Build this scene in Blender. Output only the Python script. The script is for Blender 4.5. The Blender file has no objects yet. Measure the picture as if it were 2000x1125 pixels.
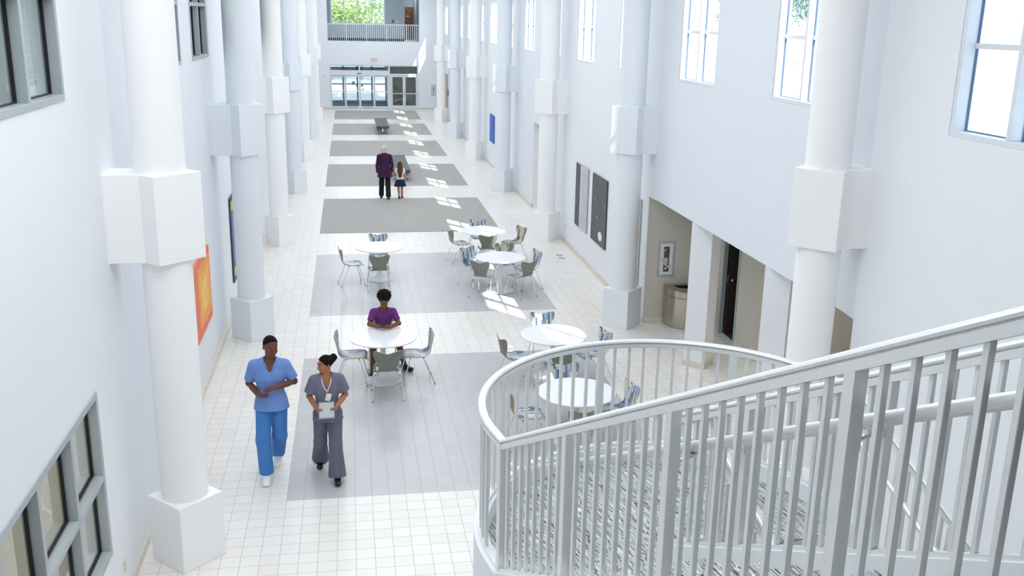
import bpy, bmesh, math, random
import numpy as np
from mathutils import Vector, Matrix
random.seed(7)
SC = bpy.context.scene
COL = SC.collection
PI = math.pi

# ------------------------------------------------------------------ camera
def set_camera():
    f, yaw, pit, roll = 1900.7, math.radians(9.574), math.radians(15.478), math.radians(1.11)
    cy, sy = math.cos(yaw), math.sin(yaw)
    fw = Vector((sy*math.cos(pit), cy*math.cos(pit), -math.sin(pit)))
    r = Vector((cy, -sy, 0)); u = r.cross(fw)
    c, s = math.cos(roll), math.sin(roll)
    r2 = c*r + s*u; u2 = -s*r + c*u
    cam = bpy.data.cameras.new('camera'); cam.sensor_width = 36.0; cam.lens = f*36.0/2000
    cam.clip_start = 0.05; cam.clip_end = 500
    o = bpy.data.objects.new('camera', cam); COL.objects.link(o)
    M = Matrix((r2, u2, -fw)).transposed().to_4x4()
    M.translation = Vector((0, 0, 5.6))
    o.matrix_world = M
    SC.camera = o
set_camera()

# ------------------------------------------------------------------ colour management, sky, sun, hall fill lights
SC.view_settings.view_transform = 'Standard'
SC.view_settings.look = 'None'
SC.view_settings.gamma = 1.0
SC.view_settings.use_curve_mapping = False
SC.view_settings.exposure = 0.27
try:
    SC.cycles.use_denoising = True
    SC.cycles.max_bounces = 10
    SC.cycles.diffuse_bounces = 6
    SC.cycles.glossy_bounces = 4
    SC.cycles.transmission_bounces = 6
    SC.cycles.transparent_max_bounces = 16
    SC.cycles.sample_clamp_indirect = 6.0
    SC.cycles.caustics_reflective = False
    SC.cycles.caustics_refractive = False
except Exception:
    pass

SUN_DIR = Vector((-0.478, 0.665, -1.0)).normalized()
def set_light():
    w = bpy.data.worlds.new('sky'); SC.world = w; w.use_nodes = True
    nt = w.node_tree; bg = nt.nodes['Background']
    bg.inputs['Color'].default_value = (0.80, 0.91, 1.0, 1)
    bg.inputs['Strength'].default_value = 3.2
    sun = bpy.data.lights.new('sun', 'SUN'); sun.energy = 11.0; sun.angle = math.radians(0.55)
    sun.color = (1.0, 0.98, 0.95)
    so = bpy.data.objects.new('sun', sun); COL.objects.link(so)
    so.rotation_euler = SUN_DIR.to_track_quat('-Z', 'Y').to_euler()
    so.location = (30, -20, 60)
    # unseen area lights added overhead to brighten the hall, one to each bay
    for k in range(-1, 7):
        a = bpy.data.lights.new('hall_fill_light', 'AREA'); a.shape = 'RECTANGLE'
        a.size = 5.0; a.size_y = 5.2; a.energy = 235.0 if k == -1 else 140.0  # the nearest is stronger, to brighten near columns and railing faces
        a.color = (0.955, 0.98, 1.0)
        ao = bpy.data.objects.new('hall_fill_light', a); COL.objects.link(ao)
        ao.location = (1.2 if k >= 0 else 0.1, 9.68 + 7.49*k + (3.75 if k >= 0 else 3.3), 7.94)
set_light()

# ------------------------------------------------------------------ helpers
def lin(c):
    def f(v):
        v /= 255.0
        return v/12.92 if v <= 0.04045 else ((v+0.055)/1.055)**2.4
    return (f(c[0]), f(c[1]), f(c[2]), 1.0)

def hx(s):
    return lin(tuple(int(s[i:i+2], 16) for i in (0, 2, 4)))

class G:
    """tiny node-graph helper"""
    def __init__(s, name):
        s.m = bpy.data.materials.new(name); s.m.use_nodes = True
        s.t = s.m.node_tree; s.b = s.t.nodes['Principled BSDF']; s.out = s.t.nodes['Material Output']
    def n(s, typ, **kw):
        nd = s.t.nodes.new(typ)
        for k, v in kw.items():
            if k == 'ins':
                for kk, vv in v.items(): s.set(nd.inputs[kk], vv)
            else: setattr(nd, k, v)
        return nd
    def set(s, sock, v):
        if isinstance(v, bpy.types.NodeSocket): s.t.links.new(v, sock)
        else: sock.default_value = v
    def math(s, op, a, b=0.0, c=None):
        nd = s.t.nodes.new('ShaderNodeMath'); nd.operation = op
        s.set(nd.inputs[0], a); s.set(nd.inputs[1], b)
        if c is not None: s.set(nd.inputs[2], c)
        return nd.outputs[0]
    def mix(s, fac, a, b):
        nd = s.t.nodes.new('ShaderNodeMix'); nd.data_type = 'RGBA'
        s.set(nd.inputs[0], fac); s.set(nd.inputs[6], a); s.set(nd.inputs[7], b)
        return nd.outputs[2]
    def ramp(s, fac, stops, interp='LINEAR'):
        nd = s.t.nodes.new('ShaderNodeValToRGB'); cr = nd.color_ramp; cr.interpolation = interp
        while len(cr.elements) < len(stops): cr.elements.new(0.5)
        for e, (p, c) in zip(cr.elements, stops): e.position = p; e.color = c
        s.set(nd.inputs[0], fac); return nd.outputs[0]
    def coord(s, out='Object'):
        return s.t.nodes.new('ShaderNodeTexCoord').outputs[out]
    def xyz(s, v):
        nd = s.t.nodes.new('ShaderNodeSeparateXYZ'); s.t.links.new(v, nd.inputs[0]); return nd.outputs
    def comb(s, x=0.0, y=0.0, z=0.0):
        nd = s.t.nodes.new('ShaderNodeCombineXYZ')
        for i, v in enumerate((x, y, z)): s.set(nd.inputs[i], v)
        return nd.outputs[0]
    def noise(s, vec, scale, detail=2.0, rough=0.5):
        nd = s.t.nodes.new('ShaderNodeTexNoise'); s.t.links.new(vec, nd.inputs['Vector'])
        nd.inputs['Scale'].default_value = scale; nd.inputs['Detail'].default_value = detail
        nd.inputs['Roughness'].default_value = rough
        return nd.outputs['Fac']
    def bump(s, h, strength=0.3, dist=0.01):
        nd = s.t.nodes.new('ShaderNodeBump'); nd.inputs['Strength'].default_value = strength
        nd.inputs['Distance'].default_value = dist; s.t.links.new(h, nd.inputs['Height'])
        s.t.links.new(nd.outputs[0], s.b.inputs['Normal'])
    def base(s, v): s.set(s.b.inputs['Base Color'], v)

def pbr(name, col, rough=0.5, metal=0.0, spec=0.5, var=0.03, vscale=6.0, bump=0.0, bscale=60.0, sheen=0.0):
    """plain procedural material: base colour with a slight noise variation"""
    g = G(name); c = col if len(col) == 4 else (*col, 1)
    co = g.coord('Object')
    if var > 0:
        nz = g.noise(co, vscale, 3.0)
        d = tuple(max(0, v*(1-var)) for v in c[:3]) + (1,)
        l = tuple(min(1, v*(1+var)) for v in c[:3]) + (1,)
        g.base(g.ramp(nz, [(0.3, d), (0.7, l)]))
    else: g.base(c)
    g.b.inputs['Roughness'].default_value = rough
    g.b.inputs['Metallic'].default_value = metal
    g.b.inputs['Specular IOR Level'].default_value = spec
    if sheen: g.b.inputs['Sheen Weight'].default_value = sheen
    if bump > 0: g.bump(g.noise(co, bscale, 3.0), bump, 0.004)
    return g.m

class MB:
    """collects geometry; build() links it as ONE mesh object"""
    def __init__(s): s.v = []; s.f = []; s.mi = []; s.cur = 0; s.uv = None
    def add(s, vs, fs):
        b = len(s.v); s.v.extend([tuple(p) for p in vs])
        for f in fs: s.f.append(tuple(b+i for i in f)); s.mi.append(s.cur)
        return s
    def box(s, x0, x1, y0, y1, z0, z1, T=None):
        vs = [(x, y, z) for z in (z0, z1) for y in (y0, y1) for x in (x0, x1)]
        if T: vs = [T(*p) for p in vs]
        return s.add(vs, [(0,2,3,1),(4,5,7,6),(0,1,5,4),(2,6,7,3),(0,4,6,2),(1,3,7,5)])
    def obox(s, c, ax, ay, az, hx_, hy, hz):
        c = Vector(c); ax, ay, az = (Vector(a).normalized() for a in (ax, ay, az))
        vs = [c + ax*(i*hx_) + ay*(j*hy) + az*(k*hz) for k in (-1,1) for j in (-1,1) for i in (-1,1)]
        return s.add(vs, [(0,2,3,1),(4,5,7,6),(0,1,5,4),(2,6,7,3),(0,4,6,2),(1,3,7,5)])
    def quad(s, a, b, c, d): return s.add([a, b, c, d], [(0,1,2,3)])
    def prism(s, poly, z0, z1, T=None):
        n = len(poly)
        vs = [(p[0], p[1], z0) for p in poly] + [(p[0], p[1], z1) for p in poly]
        if T: vs = [T(*p) for p in vs]
        fs = [tuple(range(n-1, -1, -1)), tuple(range(n, 2*n))]
        fs += [(i, (i+1) % n, n+(i+1) % n, n+i) for i in range(n)]
        return s.add(vs, fs)
    def lathe(s, prof, n=24, c=(0,0,0), cap=True):
        vs = []; fs = []; m = len(prof)
        for r, z in prof:
            for i in range(n):
                a = 2*PI*i/n; vs.append((c[0]+r*math.cos(a), c[1]+r*math.sin(a), c[2]+z))
        for j in range(m-1):
            for i in range(n): fs.append((j*n+i, j*n+(i+1) % n, (j+1)*n+(i+1) % n, (j+1)*n+i))
        if cap: fs.append(tuple(range(n-1, -1, -1))); fs.append(tuple(range((m-1)*n, m*n)))
        return s.add(vs, fs)
    def sweep(s, pts, prof, up=(0,0,1), closed=False, cap=True):
        """sweep a 2-D profile (side, up) along pts"""
        P = [Vector(p) for p in pts]; n = len(P); m = len(prof); up = Vector(up); vs = []
        for i, p in enumerate(P):
            if closed: t0 = (P[i]-P[i-1]).normalized(); t1 = (P[(i+1) % n]-P[i]).normalized()
            else:
                t0 = (P[i]-P[i-1]).normalized() if i else (P[1]-P[0]).normalized()
                t1 = (P[i+1]-P[i]).normalized() if i < n-1 else t0
            t = t0+t1
            t = t.normalized() if t.length > 1e-6 else t1
            sd = t.cross(up)
            if sd.length < 1e-5: sd = t.cross(Vector((1,0,0)))
            sd.normalize(); uu = sd.cross(t).normalized()
            k = 1.0/max(0.4, math.sqrt(max(0.05, (1+t0.dot(t1))/2)))
            th = sd.dot(t1-t0); side_k = k if abs(th) > 1e-4 else 1.0
            up_k = k if abs(uu.dot(t1-t0)) > 1e-4 else 1.0
            for a, b in prof: vs.append(p + sd*a*side_k + uu*b*up_k)
        fs = []
        for i in range(n if closed else n-1):
            j = (i+1) % n
            for q in range(m): fs.append((i*m+q, i*m+(q+1) % m, j*m+(q+1) % m, j*m+q))
        if cap and not closed: fs.append(tuple(range(m-1, -1, -1))); fs.append(tuple(range((n-1)*m, n*m)))
        return s.add(vs, fs)
    def tube(s, pts, r, n=10, up=(0,0,1), closed=False):
        return s.sweep(pts, [(r*math.cos(2*PI*i/n), r*math.sin(2*PI*i/n)) for i in range(n)], up, closed)
    def sphere(s, c, r, nu=12, nv=8, sc=(1,1,1)):
        vs = [(c[0], c[1], c[2]-r*sc[2])]; fs = []
        for j in range(1, nv):
            t = -PI/2 + PI*j/nv
            for i in range(nu):
                a = 2*PI*i/nu; vs.append((c[0]+r*sc[0]*math.cos(t)*math.cos(a), c[1]+r*sc[1]*math.cos(t)*math.sin(a), c[2]+r*sc[2]*math.sin(t)))
        vs.append((c[0], c[1], c[2]+r*sc[2])); L = len(vs)-1
        for i in range(nu): fs.append((0, 1+(i+1) % nu, 1+i)); fs.append((L, 1+(nv-2)*nu+i, 1+(nv-2)*nu+(i+1) % nu))
        for j in range(nv-2):
            for i in range(nu): a = 1+j*nu+i; b = 1+j*nu+(i+1) % nu; fs.append((a, b, b+nu, a+nu))
        return s.add(vs, fs)
    def build(s, name, mat, parent=None, smooth=None, bevel=0.0, bseg=2, loc=None):
        me = bpy.data.meshes.new(name); me.from_pydata(s.v, [], s.f)
        for m in (mat if isinstance(mat, (list, tuple)) else [mat]): me.materials.append(m)
        if any(s.mi): me.polygons.foreach_set('material_index', s.mi)
        if s.uv is not None:
            l = me.uv_layers.new(name='UVMap')
            for lp in me.loops: l.data[lp.index].uv = s.uv[lp.vertex_index]
        bm = bmesh.new(); bm.from_mesh(me)
        bmesh.ops.recalc_face_normals(bm, faces=bm.faces); bm.to_mesh(me); bm.free()
        if smooth is not None:
            me.shade_smooth(); me.set_sharp_from_angle(angle=math.radians(smooth))
        o = bpy.data.objects.new(name, me); COL.objects.link(o)
        if parent is not None: o.parent = parent
        if loc is not None: o.location = loc
        if bevel > 0:
            b = o.modifiers.new('bevel', 'BEVEL'); b.width = bevel; b.segments = bseg; b.limit_method = 'ANGLE'
            b.angle_limit = math.radians(40)
        return o

def tag(o, label=None, cat=None, group=None, kind=None):
    if label: o['label'] = label
    if cat: o['category'] = cat
    if group: o['group'] = group
    if kind: o['kind'] = kind
    return o
def thing(name, label, cat, loc=(0,0,0), rz=0.0, group=None):
    o = bpy.data.objects.new(name, None); COL.objects.link(o); o.empty_display_size = 0.1
    o.location = loc; o.rotation_euler = (0, 0, rz)
    return tag(o, label, cat, group)
def struct(o): o['kind'] = 'structure'; return o
def copy_tree(o, parent=None):
    c = o.copy(); COL.objects.link(c)
    if parent is not None: c.parent = parent
    for ch in list(o.children): copy_tree(ch, c)
    return c
def rounded(poly, r, n=4):
    out = []; m = len(poly)
    for i in range(m):
        p = Vector(poly[i]).to_2d(); a = Vector(poly[i-1]).to_2d(); b = Vector(poly[(i+1) % m]).to_2d()
        da = (a-p).normalized(); db = (b-p).normalized()
        q0 = p+da*r; q1 = p+db*r
        for j in range(n+1):
            t = j/n; out.append(tuple((1-t)**2*q0 + 2*t*(1-t)*p + t*t*q1))
    return out
# ------------------------------------------------------------------ materials
M = {}
def wallpaint(name, col):
    g = G(name); co = g.coord('Object')
    nz = g.noise(co, 0.8, 4.0)
    c = lin(col)
    g.base(g.ramp(nz, [(0.3, tuple(v*0.985 for v in c[:3])+(1,)), (0.7, c)]))
    g.b.inputs['Roughness'].default_value = 0.55; g.b.inputs['Specular IOR Level'].default_value = 0.3
    g.bump(g.noise(co, 180.0, 2.0), 0.06, 0.002)
    return g.m
M['white'] = wallpaint('white wall paint', (237, 240, 244))
M['pale'] = wallpaint('pale blue grey wall paint', (230, 235, 241))
M['colw'] = wallpaint('white column paint', (250, 250, 250))
M['colp'] = wallpaint('pale blue grey column paint', (233, 238, 243))
M['beige'] = wallpaint('warm grey wall paint', (205, 201, 190))
M['grey'] = wallpaint('soft grey wall paint', (200, 205, 206))
M['taupe'] = wallpaint('taupe wall paint', (150, 147, 140))
M['ceil'] = wallpaint('white ceiling paint', (240, 240, 240))

T = 0.2024; MX0 = -0.857; MY0 = 10.80; PER = 7.49
def floor_mat():
    g = G('glazed floor tile'); co = g.coord('Object'); x, y, z = g.xyz(co)
    tx = g.math('DIVIDE', g.math('SUBTRACT', x, MX0), T); ty = g.math('DIVIDE', g.math('SUBTRACT', y, MY0), T)
    fx = g.math('FRACT', g.math('ADD', tx, 200.0)); fy = g.math('FRACT', g.math('ADD', ty, 200.0))
    def edge(f, w): # 1 in the joint
        d = g.math('ABSOLUTE', g.math('SUBTRACT', f, 0.5)); return g.math('GREATER_THAN', d, 0.5-w)
    joint = g.math('MAXIMUM', edge(fx, 0.012), edge(fy, 0.012))
    ix = g.math('FLOOR', tx); iy = g.math('FLOOR', ty)
    wn = g.n('ShaderNodeTexWhiteNoise', noise_dimensions='2D', ins={'Vector': g.comb(ix, iy, 0.0)}).outputs['Value']
    white = g.ramp(wn, [(0.0, lin((237, 233, 228))), (1.0, lin((242, 239, 234)))])
    grey = g.ramp(wn, [(0.0, lin((192, 192, 195))), (1.0, lin((196, 196, 199)))])
    def inside(v, a, b): return g.math('MULTIPLY', g.math('GREATER_THAN', v, a), g.math('LESS_THAN', v, b))
    inx = inside(ix, -0.5, 23.5)
    m = g.math('MULTIPLY', inx, g.math('MAXIMUM', inside(iy, -0.5, 24.5), inside(iy, 36.5, 61.5)))
    c = g.mix(m, white, grey)
    g.base(g.mix(joint, c, lin((168, 165, 162))))
    rough = g.math('ADD', g.math('MULTIPLY', joint, 0.4), 0.26)
    g.set(g.b.inputs['Roughness'], rough)
    h = g.math('SUBTRACT', 1.0, joint)
    h2 = g.math('ADD', h, g.math('MULTIPLY', g.noise(co, 9.0, 2.0), 0.25))
    g.bump(h2, 0.25, 0.003)
    return g.m
M['tile'] = floor_mat()
def carpet_mat():
    g = G('woven grey carpet'); co = g.coord('Object'); x, y, z = g.xyz(co)
    wx = g.noise(g.comb(g.math('MULTIPLY', x, 90.0), g.math('MULTIPLY', y, 9.0)), 1.0, 2.0)
    wy = g.noise(g.comb(g.math('MULTIPLY', x, 9.0), g.math('MULTIPLY', y, 90.0)), 1.0, 2.0)
    w = g.math('MULTIPLY', g.math('ADD', wx, wy), 0.5)
    g.base(g.ramp(w, [(0.36, lin((152, 150, 147))), (0.64, lin((196, 194, 190)))]))
    g.b.inputs['Roughness'].default_value = 0.95; g.b.inputs['Specular IOR Level'].default_value = 0.1
    g.bump(w, 0.5, 0.006); return g.m
M['carpet'] = carpet_mat()
M['skirt'] = None
def skirt_mat():
    g = G('beige tile skirting'); co = g.coord('Object'); x, y, z = g.xyz(co)
    s = g.math('DIVIDE', g.math('ADD', g.math('ADD', x, y), 50.0), T)
    d = g.math('ABSOLUTE', g.math('SUBTRACT', g.math('FRACT', s), 0.5))
    j = g.math('GREATER_THAN', d, 0.485)
    g.base(g.mix(j, lin((222, 214, 202)), lin((160, 152, 142))))
    g.b.inputs['Roughness'].default_value = 0.35; return g.m
M['skirt'] = skirt_mat()
def stair_carpet():
    """streaky grey brown cream loop carpet; streaks run along the local across-stair direction"""
    g = G('streaked stair carpet'); co = g.coord('Object'); x, y, z = g.xyz(co)
    ca, sa = -0.191, 0.982          # the flights' direction in plan; the coordinates are local to the stairs
    a = g.math('ADD', g.math('MULTIPLY', x, ca), g.math('MULTIPLY', y, sa))
    b = g.math('SUBTRACT', g.math('MULTIPLY', x, sa), g.math('MULTIPLY', y, ca))
    a = g.math('SUBTRACT', a, z)
    col = g.math('MULTIPLY', b, 140.0)
    row = g.n('ShaderNodeTexWhiteNoise', noise_dimensions='1D', ins={'W': g.math('FLOOR', col)}).outputs['Value']
    seg = g.math('FLOOR', g.math('ADD', g.math('MULTIPLY', a, 13.0), g.math('MULTIPLY', row, 9.0)))
    n1 = g.n('ShaderNodeTexWhiteNoise', noise_dimensions='2D', ins={'Vector': g.comb(g.math('FLOOR', col), seg, 1.0)}).outputs['Value']
    n2 = g.noise(g.comb(g.math('MULTIPLY', a, 30.0), g.math('MULTIPLY', b, 150.0)), 1.0, 2.0, 0.6)
    c1 = g.ramp(n1, [(0.0, lin((88, 74, 62))), (0.13, lin((176, 182, 182))), (0.42, lin((196, 202, 202))), (0.66, lin((166, 173, 174))), (0.82, lin((236, 240, 241))), (0.94, lin((122, 112, 100)))], 'CONSTANT')
    brown = g.mix(g.math('MULTIPLY', n2, 0.35), c1, lin((150, 154, 154)))
    g.base(brown); g.b.inputs['Roughness'].default_value = 0.95; g.b.inputs['Specular IOR Level'].default_value = 0.1
    g.bump(n1, 0.6, 0.008); return g.m
M['stair'] = stair_carpet()
def brushed(name, col, rough=0.35, metal=0.75):
    g = G(name); co = g.coord('Object'); x, y, z = g.xyz(co)
    n = g.noise(g.comb(g.math('MULTIPLY', x, 90.0), g.math('MULTIPLY', y, 90.0), g.math('MULTIPLY', z, 1.5)), 1.0, 3.0)
    c = lin(col)
    g.base(g.ramp(n, [(0.3, tuple(v*0.965 for v in c[:3])+(1,)), (0.7, c)]))
    g.set(g.b.inputs['Roughness'], g.math('ADD', g.math('MULTIPLY', n, 0.15), rough-0.07))
    g.b.inputs['Metallic'].default_value = metal; return g.m
M['alu'] = brushed('satin aluminium', (238, 240, 240), 0.36, 0.42)
M['steel'] = brushed('brushed stainless steel', (196, 188, 174), 0.22, 1.0)
M['frame'] = pbr('anodised window frame', lin((176, 185, 190)), 0.4, 0.2, var=0.02)
M['wframe'] = pbr('white window frame', lin((226, 231, 236)), 0.4, 0.1, var=0.02)
M['chrome'] = pbr('polished chrome', (0.82, 0.84, 0.86), 0.12, 1.0, var=0.0)
M['lam'] = pbr('white laminate', lin((244, 245, 247)), 0.22, 0.0, var=0.01)
M['tbase'] = pbr('white enamel', lin((232, 235, 236)), 0.28, 0.0, var=0.01)
M['ply'] = pbr('beech plywood edge', lin((214, 160, 104)), 0.45, var=0.12, vscale=30)
M['olive'] = pbr('olive grey laminate', lin((126, 132, 120)), 0.38, var=0.06, vscale=14)
M['dark'] = pbr('dark rubber', lin((38, 38, 40)), 0.7, var=0.05)
M['footgrey'] = pbr('grey glide', lin((120, 122, 124)), 0.5, var=0.03)
M['black'] = pbr('matt black', lin((22, 22, 24)), 0.5, var=0.05)
M['wood'] = pbr('oak door veneer', lin((206, 158, 104)), 0.45, var=0.1, vscale=9)
M['brown'] = pbr('brown door veneer', lin((142, 88, 60)), 0.5, var=0.1, vscale=9)
M['red'] = pbr('red enamel', lin((176, 30, 34)), 0.25, var=0.03)
M['seatleather'] = pbr('black leather upholstery', lin((70, 82, 92)), 0.42, var=0.08, vscale=20, bump=0.2)
M['room'] = pbr('unlit room tone', lin((58, 54, 50)), 0.8)  # dark colour stands in for the shade of unlit rooms
M['darkleaf'] = pbr('dark door veneer', lin((62, 52, 46)), 0.5, var=0.08, vscale=9)
M['gasket'] = pbr('blue grey gasket', lin((88, 112, 150)), 0.6, var=0.0)
M['bluefloor'] = pbr('blue entrance matting', lin((42, 86, 128)), 0.85, var=0.12, vscale=40)
M['plastic'] = pbr('ivory plastic', lin((222, 216, 200)), 0.45, var=0.02)
M['signwhite'] = pbr('sign white', lin((238, 238, 236)), 0.4, var=0.01)
def chairpattern(warm=False):
    g = G('striped chair laminate' + (' warm' if warm else '')); uv = g.coord('UV'); u, v, _ = g.xyz(uv)
    n = g.math('FLOOR', g.math('MULTIPLY', u, 15.0))
    wn = g.n('ShaderNodeTexWhiteNoise', noise_dimensions='1D', ins={'W': n}).outputs['Value']
    m = g.math('FLOOR', g.math('ADD', g.math('MULTIPLY', v, 4.6), g.math('MULTIPLY', wn, 7.0)))
    c = g.n('ShaderNodeTexWhiteNoise', noise_dimensions='2D', ins={'Vector': g.comb(n, m, 3.0)}).outputs['Value']
    if warm:
        pal = [(104, 114, 112), (200, 198, 182), (142, 148, 138), (226, 206, 168), (118, 128, 128), (184, 184, 172), (92, 102, 102)]
    else:
        pal = [(92, 122, 152), (196, 210, 222), (136, 164, 188), (232, 224, 206), (112, 132, 150), (208, 216, 224), (164, 186, 206), (74, 96, 124)]
    g.base(g.ramp(c, [(i/len(pal), lin(p)) for i, p in enumerate(pal)], 'CONSTANT'))
    g.b.inputs['Roughness'].default_value = 0.3; return g.m
M['stripe'] = chairpattern(False); M['stripew'] = chairpattern(True)
def glass_mat(name, tint=(1,1,1), refl=1.0):
    g = G(name); t = g.t
    tr = t.nodes.new('ShaderNodeBsdfTransparent'); tr.inputs[0].default_value = (*tint, 1)
    gl = t.nodes.new('ShaderNodeBsdfGlossy'); gl.inputs['Roughness'].default_value = 0.02
    lw = t.nodes.new('ShaderNodeLayerWeight'); lw.inputs[0].default_value = 0.5
    p5 = g.math('POWER', lw.outputs['Facing'], 5.0)
    fr = g.math('MINIMUM', g.math('MULTIPLY', g.math('ADD', g.math('MULTIPLY', p5, 0.9), 0.06), refl), 1.0)
    mx = t.nodes.new('ShaderNodeMixShader')
    t.links.new(fr, mx.inputs[0]); t.links.new(tr.outputs[0], mx.inputs[1]); t.links.new(gl.outputs[0], mx.inputs[2])
    t.links.new(mx.outputs[0], g.out.inputs[0]); t.nodes.remove(g.b); return g.m
M['glass'] = glass_mat('clear window glass', (0.95, 0.98, 0.98))
M['glassdark'] = glass_mat('tinted interior glass', (0.78, 0.84, 0.84), 1.6)
def emit(name, col, s):
    g = G(name); g.base(col); g.b.inputs['Emission Color'].default_value = col; g.b.inputs['Emission Strength'].default_value = s; return g.m
# ------------------------------------------------------------------ room shell
XL, XR, YE, ZC = -2.29, 5.46, 62.0, 8.0
def yk(k): return 9.68 + PER*k

def wall(name, mapf, a0, a1, z0, z1, thick, holes, mat, off=None, extra=(), zextra=()):
    A = sorted(set([a0, a1, *extra] + [h[i] for h in holes for i in (0, 1)])); A = [a for a in A if a0-1e-6 <= a <= a1+1e-6]
    Z = sorted(set([z0, z1, *zextra] + [h[i] for h in holes for i in (2, 3)])); Z = [z for z in Z if z0-1e-6 <= z <= z1+1e-6]
    off = off or (lambda a: 0.0)
    mb = MB(); idx = {}
    def V(i, j, t):
        k = (i, j, t)
        if k not in idx:
            idx[k] = len(mb.v); mb.v.append(tuple(mapf(A[i], Z[j], off(A[i]) if t == 0 else thick)))
        return idx[k]
    def solid(i, j):
        if i < 0 or j < 0 or i >= len(A)-1 or j >= len(Z)-1: return False
        a, z = (A[i]+A[i+1])/2, (Z[j]+Z[j+1])/2
        return not any(h[0] < a < h[1] and h[2] < z < h[3] for h in holes)
    def F(*q): mb.f.append(q); mb.mi.append(0)
    for i in range(len(A)-1):
        for j in range(len(Z)-1):
            if not solid(i, j): continue
            F(V(i,j,0), V(i+1,j,0), V(i+1,j+1,0), V(i,j+1,0)); F(V(i,j,1), V(i,j+1,1), V(i+1,j+1,1), V(i+1,j,1))
            if not solid(i-1, j): F(V(i,j,0), V(i,j+1,0), V(i,j+1,1), V(i,j,1))
            if not solid(i+1, j): F(V(i+1,j,0), V(i+1,j,1), V(i+1,j+1,1), V(i+1,j+1,0))
            if not solid(i, j-1): F(V(i,j,0), V(i,j,1), V(i+1,j,1), V(i+1,j,0))
            if not solid(i, j+1): F(V(i,j+1,0), V(i+1,j+1,0), V(i+1,j+1,1), V(i,j+1,1))
    return struct(mb.build(name, mat, smooth=30))

mapL = lambda a, z, t: (XL - t, a, z)
mapR = lambda a, z, t: (XR + t, a, z)
def mapE(Y): return lambda a, z, t: (a, Y + t, z)
def smooth(t): t = max(0.0, min(1.0, t)); return t*t*(3-2*t)

# floor, ceiling
mb = MB(); mb.box(-2.7, 9.4, -6.3, 62.35, -0.3, 0.0); struct(mb.build('floor', M['tile']))
mb = MB(); mb.box(-2.7, 6.0, -6.3, 70.4, ZC, ZC+0.25); struct(mb.build('ceiling', M['ceil']))

# window list: (side, y0, y1, z0, z1)
WR = [(6.63, 8.28)]
for k in range(0, 7):
    for a, b in ((0.97, 2.61), (4.70, 6.39)): WR.append((yk(k)+a, yk(k)+b))
WRz = (4.63, 6.25)
WL_up = [(5.86, 8.52), (12.86, 14.58), (15.63, 17.35), (20.35, 22.07), (23.12, 24.84)]
WLz = (4.89, 6.55)
WL_lo = (5.94, 8.57); WL_loz = (0.72, 2.34)
BND_L = [-6.0] + [yk(k)+0.32 for k in range(0, 7)] + [62.0]
BND_R = [-6.0] + [yk(k)-0.12 for k in range(0, 7)] + [62.0]
DEP = 0.03
def offs(y0, y1, recessed):
    # recessed (pale) bays sit a little back; their ends sweep forward in a soft curve
    if not recessed: return lambda a: 0.0
    w = 0.38
    return lambda a: DEP*smooth((a-y0)/w)*(smooth((y1-a)/w))
def extra(y0, y1): return [y0+0.38*i/8 for i in range(9)] + [y1-0.38*i/8 for i in range(9)]
DOOR_R = (28.0, 29.12, 0.0, 2.60)        # corridor opening on the right-hand side
ALC = (9.70, 17.23, 0.0, 2.455)
for i in range(len(BND_L)-1):
    y0, y1 = BND_L[i], BND_L[i+1]; rec = (i % 2 == 1)
    holes = [(a, b, *WLz) for a, b in WL_up if a > y0 and b < y1+0.01] + ([(*WL_lo, *WL_loz)] if i == 0 else [])
    wall('wall_left', mapL, y0, y1, 0, ZC, 0.32, holes, M['pale' if rec else 'white'], offs(y0, y1, rec), extra(y0, y1) if rec else ())
for i in range(len(BND_R)-1):
    y0, y1 = BND_R[i], BND_R[i+1]; rec = (i % 2 == 1)
    holes = [(a, b, *WRz) for a, b in WR if a > y0 and b < y1]
    if i == 1: holes += [(y0, y1, 0, ALC[3])]
    if i == 2: holes += [(y0, 17.23, 0, ALC[3])]
    if y0 < DOOR_R[0] and DOOR_R[1] < y1: holes.append(DOOR_R)
    wall('wall_right', mapR, y0, y1, 0, ZC, 0.20, holes, M['pale' if rec else 'white'], offs(y0, y1, rec), extra(y0, y1) if rec else ())
wall('wall_back', lambda a, z, t: (a, -6.0 - t, z), -2.6, 5.8, 0, ZC, 0.3, [], M['taupe'])  # unseen wall, darkened so the railings' camera-side faces stay dim

# upper floor behind the viewer
UPP = [(1.48, 0.2), (5.46, 0.2), (5.46, 2.0), (2.72, 2.0), (1.52, 1.77)]
mb = MB(); mb.box(-2.29, 5.46, -6.0, 0.2, 3.7, 4.03); mb.prism(UPP, 3.7, 4.03); struct(mb.build('floor_upper', M['white']))
mb = MB(); mb.box(-2.29, 5.46, -6.0, 0.2, 4.03, 4.04); mb.prism(UPP, 4.03, 4.04)
struct(mb.build('floor_upper_carpet', pbr('charcoal carpet', lin((92, 94, 96)), 0.95, var=0.15, vscale=60)))

mb = MB(); mb.box(-2.29, 5.46, -6.0, 0.6, 6.7, 6.85); mb.box(-2.29, 5.46, 0.6, 0.7, 6.85, ZC); struct(mb.build('soffit_light_shield', M['white']))  # unseen low soffit and bulkhead, added to shield the railings from light

# skirting tiles
def skirt(name, x0, x1, y0, y1):
    mb = MB(); mb.box(x0, x1, y0, y1, 0.0, 0.105); return struct(mb.build(name, M['skirt'], bevel=0.006))
skirt('baseboard_left', XL-0.06, XL+0.018, -6, 62)
skirt('baseboard_right', XR-0.018, XR+0.05, -6, 9.55); skirt('baseboard_right', XR-0.018, XR+0.05, 17.23, 28.0); skirt('baseboard_right', XR-0.018, XR+0.05, 29.12, 62)
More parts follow.
